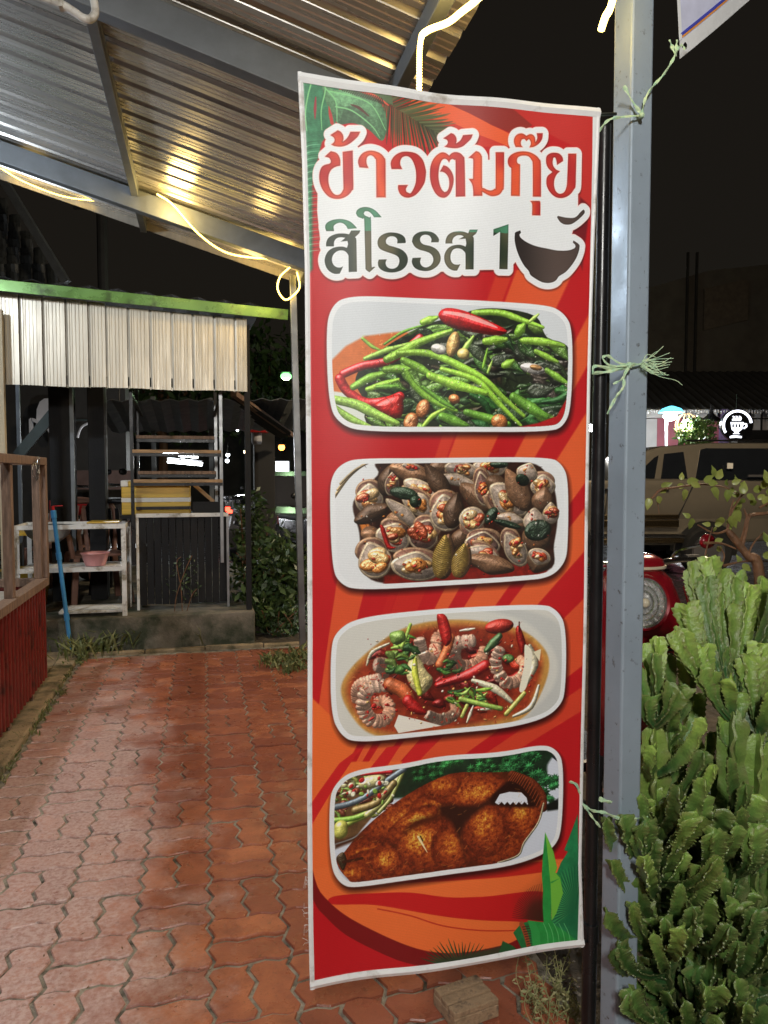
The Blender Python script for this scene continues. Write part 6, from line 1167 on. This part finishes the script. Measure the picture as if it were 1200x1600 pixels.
for lab,q,dd,r_,h,tl in (('dark motorbike with pale plate parked behind the foam box',(182,850),8.6,math.pi-.35,None,False),('silver motorbike parked between the dark stall columns',(130,850),8.4,.5,None,False),('motorbike with red tail light waiting on the road behind the stall',(357,792),15.,math.pi,None,True),('motorbike with red tail light farther along the road',(383,800),13.,math.pi+.3,None,True),('motorbike with bright yellow headlight beside the silver car',(474,815),10.5,.25,1,False)):
    p=at(*q,d=dd); motorbike(lab,(p[0],p[1],-.06 if dd>8.7 else .262),r_,GB,h,tl)
p=at(452,800,d=12.5)
lowc=[(-2.0,.30),(-2.08,.62),(-1.9,.85),(-1.0,.98),(1.6,1.0),(1.95,.9),(2.0,.5),(1.9,.3)]; gl=[(-1.0,.96),(-.35,1.42),(.2,1.5),(1.1,1.46),(1.75,.98)]
hc_,pane=car('silver_hatchback','silver hatchback standing on the road beyond the dark shrub',(p[0]+.35,p[1]+.6,-.06),1.25,M_SILVER,lowc,gl,1.5,(-1.3,1.25),.29,W=.82,belt=.97)
for q in ([(-.7,1.0),(-.25,1.36),(.15,1.42),(.15,1.0)],[(.22,1.0),(.22,1.42),(1.0,1.40),(1.4,1.02)]): pane(q)
for s_ in (-.6,.6): MB().ball((-2.0,s_,.70),.10,12,(.5,1.3,.8)).build('headlight',M_CHROME,hc_,local=True); MB().ball((1.96,s_,.75),.10,12,(.4,1,1)).build('tail_light',M_RED,hc_,local=True)
def bulb(name,lab,q,dd,rad,m,power=0,col=(1,1,1),sc=(1,1,1),hang=1.2,grp=None):
    c=at(*q,d=dd); t=thing(name,lab,'lamp',c,grp); MB().ball(c,rad,12,sc).build('bulb',m,t,smooth=True); MB().lathe([(rad*1.5,rad*.7),(rad*.5,rad*1.2),(0,rad*1.25)],14,c).build('cap',M_BLACK,t); MB().tube([c+[0,0,rad],c+[0,0,hang]],.008,5).build('cord',M_BLACK,t)
    if power: light('lamp_light','POINT',c-np.array([0,0,rad*1.5]),power,col,t,.06)
bulb('hanging_bulb','bright white bulb glowing between the stall columns',(187,661),11.,.075,M_LAMPW,40,(.92,.97,1),(1.25,1,.7))
bulb('outdoor_lamp','green tinted lamp glowing in the dark trees by the thin post',(447,588),17.,.11,M_LAMPG,60,(.6,1,.5),(1.2,1,.8),.6)
bulb('amber_lamp','small amber lamp below the dark awning far down the road',(440,699),18.,.08,M_LAMPO)
bulb('white_post_lamp','white lamp shining between banner edge and pole across the road',(922,668),14.,.075,M_LAMPW,60,(1,.98,.92))
for i,q in enumerate(((371,672),(378,669),(381,668),(356,711),(355,720),(384,706),(426,717))): bulb('string_bulb','tiny white bulb on the far string of lights',q,17.,.03 if i<3 else .045,M_TUBE if i<5 else M_LAMPY,grp='far string of tiny lights',hang=.3)
for i,(q,L_) in enumerate((((282,711),.62),((289,723),.62))):
    c=at(*q,d=14.); t=thing('strip_lamp',('upper','lower')[i]+' of two bright white strip lamps seen through the shelf frame','lamp',c,'strip lamps behind the stall'); e=_rt*L_/2*1.05-np.array([0,0,.03]); MB().tube([c-e,c+e],.03,10).build('tube',M_LAMPW,t,smooth=True); MB().bar(c-e+[0,0,.05],c+e+[0,0,.05],.08,.04).build('housing',M_WALLW,t); MB().tube([c+[0,0,.05],c+[0,0,1.2]],.006,5).build('cord',M_BLACK,t)
    if i==0: light('lamp_light','POINT',c-np.array([0,0,.1]),130,(.92,.97,1),t,.15)
sg2=thing('lit_shop_sign','small white lit shop sign above the far car','sign',at(441,733,d=19.)); c=at(441,733,d=19.); MB().prism([(-.17,-.2),(.17,-.2),(.17,.2),(-.17,.2)],c,_rt,(0,0,1),fwv*.1).build('panel',M_SIGNW,sg2); MB().prism([(-.19,-.22),(.19,-.22),(.19,.22),(-.19,.22)],c+fwv*.02,_rt,(0,0,1),fwv*.12).build('frame',M_BLACK,sg2); MB().tube([c-[0,0,.2]+fwv*.1,(c+fwv*.1)*[1,1,0]],.03,6).build('pole',M_BLACK,sg2)
gl_=thing('gate_pillar','dark gate pillar carrying a lantern with a red hood','pillar',at(402,900,d=9.5)*[1,1,0]); q=at(412,690,d=9.6); MB().bar((q[0],q[1],-.06),(q[0],q[1],2.0),.26,.26,(0,1,0)).build('shaft',M_NIGHT,gl_,bevel=.01); c=at(401,683,d=9.3); MB().lathe([(.055,-.09),(.065,-.06),(.065,.05),(.06,.06)],16,c).build('lantern_glass',M_WALLW,gl_,smooth=True); MB().lathe([(.15,.055),(.09,.10),(.03,.135),(0,.14)],16,c).build('hood',M_RED,gl_,smooth=True)
# shrine-like white arch house behind the stall
ah=thing('arched_house','white house front with an arched gable behind the stall','house',at(90,760,d=13.)*[1,1,0])
def A(x,y,dd=13.): return at(x,y,d=dd)
def flatp(name,pxl,m,par,dd,th=.2):
    o=A(*pxl[0],dd); poly=[]
    for q in pxl: v=A(*q,dd)-o; poly.append((v@_rt,v[2]))
    MB().prism(poly,o,_rt,(0,0,1),fwv*th).build(name,m,par)
flatp('wall',[(-60,860),(200,860),(200,560),(-60,560)],M_NIGHT,ah,13.6); flatp('arch_panel',[(56,672),(58,640),(63,628),(70,623),(84,622),(84,690),(70,665)],M_WALLW,ah,13.2,.1); flatp('arch_trim',[(45,655),(48,653),(48,684),(45,684)],M_WALLW,ah,13.1,.1); flatp('arch_trim',[(50,653),(72,664),(72,668),(50,658)],M_WALLW,ah,13.1,.1); flatp('beam',[(115,655),(140,655),(140,657),(115,657)],M_TEAL,ah,13.1,.1)
b=MB(); c=[A(137,662,13.),A(129,666,13.),A(124,674,13.),A(121,684,13.)]; b.tube(curve(c,4),.02,6); b.build('arch_trim',M_WALLW,ah)
flatp('panel_wall',[(115,735),(205,735),(205,765),(115,765)],mat('brown_wall',(.10,.06,.05),.8),ah,12.6,.1)
# tiled roof and gable behind the canopy
gr=thing('neighbour_roof','dark tiled gable roof rising behind the green trim','roof',at(50,440,d=12.)*[1,1,0])
MB().bar(at(-20,240,d=11.8),at(104,442,d=11.8),.10,.12).build('barge_board',M_BEAM,gr)
M_TILE=mat('dark_roof_tile',(.045,.05,.05),.35,0,.4,6,rv=.15); me0=None
o0=at(-40,262,d=12.2); e0=V3(at(96,442,d=12.2))-V3(o0); hor=V3(-_rt)
k_=0
for j in range(14):
    for i in range(9):
        s=V3(o0)+e0*((j+.5)/14)+hor*(i*.22+.02*(j%2)*5)+Vector((0,0,.0)); 
        if me0 is None:
            vs=[]; pr=[(-.1,0),(-.06,.02),(0,.03),(.06,.02),(.1,0)]
            for sgn in (0,1):
                for x,z in pr: vs.append((x,sgn*.02-z,-.20*sgn+.1))
            me0=bpy.data.meshes.new('tile'); me0.from_pydata(vs,[],[(q,q+1,q+6,q+5) for q in range(4)]); me0.materials.append(M_TILE)
        o=bpy.data.objects.new('tile',me0); COL.objects.link(o); o.parent=gr; o.location=s-V3(WO[gr.name])+V3(fwv*(-.02)); o.rotation_euler=(rnd.uniform(-.2,.2),0,-YAW+rnd.uniform(-.15,.15)); k_+=1
pole=thing('utility_pole','dark utility pole standing behind the stall roof','pole',at(162,900,d=16.)*[1,1,0]); q=at(160,390,d=16.); MB().tube([q*[1,1,0],q+[0,0,1.5]],.11,10).build('shaft',M_NIGHT,pole)
MB().bar(q+_rt*-.6+[0,0,.9],q+_rt*.6+[0,0,.9],.08,.08).build('crossbar',M_NIGHT,pole)
# dark shophouses across the road
sh=thing('dark_shophouse','unlit two storey shophouse above the cafe roof','building',at(1120,900,d=27.)*[1,1,0])
flatp('wall',[(1005,820),(1400,820),(1400,330),(1200,418),(1100,428),(1005,455)],M_FACADE,sh,27.,4.); 
for x in (1020,1105,1165,1225): flatp('window',[(x,560),(x+24,560),(x+24,470),(x,470)],M_GLASS,sh,26.95,.1); flatp('sill',[(x-3,566),(x+27,566),(x+27,561),(x-3,561)],M_WALLW if False else M_NIGHT,sh,26.8,.3)
flatp('balcony',[(1100,516),(1168,500),(1168,440),(1160,438),(1100,452)],mat('tan_render',(.16,.13,.10),.8,0,.2),sh,26.5,.4)
for x in (1066,1080): flatp('downpipe',[(x,800),(x+3,800),(x+3,400),(x,400)],M_NIGHT,sh,26.7,.1)
def tree(lab,c,rad,n,size,seed):
    t=thing('dark_tree',lab,'tree',(c[0],c[1],-.06),'dark trees beyond the road'); b=MB(); r=random.Random(seed); b.tube([(c[0],c[1],-.06),(c[0]+.1,c[1],c[2]*.5),(c[0],c[1],c[2])],[.2,.15,.08],8)
    for k in range(6): b.tube([(c[0],c[1],c[2]*.6),(c[0]+r.uniform(-.6,.6)*rad[0],c[1]+r.uniform(-.6,.6)*rad[1],c[2]+r.uniform(-.1,.6)*rad[2])],[.08,.03],6)
    b.build('trunk',M_BARK,t); o=leaves(n,c,rad,size,seed).build('crown',M_LEAFD,t); o['kind']='stuff'
p=at(420,590,d=24.); tree('dark tree round the green tinted lamp',(p[0],p[1]+1.5,p[2]),(2.6,2,2.2),2600,.35,41)
p=at(250,640,d=26.); tree('dark tree seen over the stall roof',(p[0],p[1],p[2]+1),(3.2,2,2.4),2200,.38,42)
hs=thing('far_house','low dark house wall at the far side of the road','house',at(420,800,d=30.)*[1,1,0]); flatp('wall',[(150,800),(700,800),(700,655),(150,655)],M_NIGHT,hs,30.,3.)
for x in (270,330,405,425): flatp('window',[(x,735),(x+14,735),(x+14,712),(x,712)],M_GLASS,hs,29.95,.1)
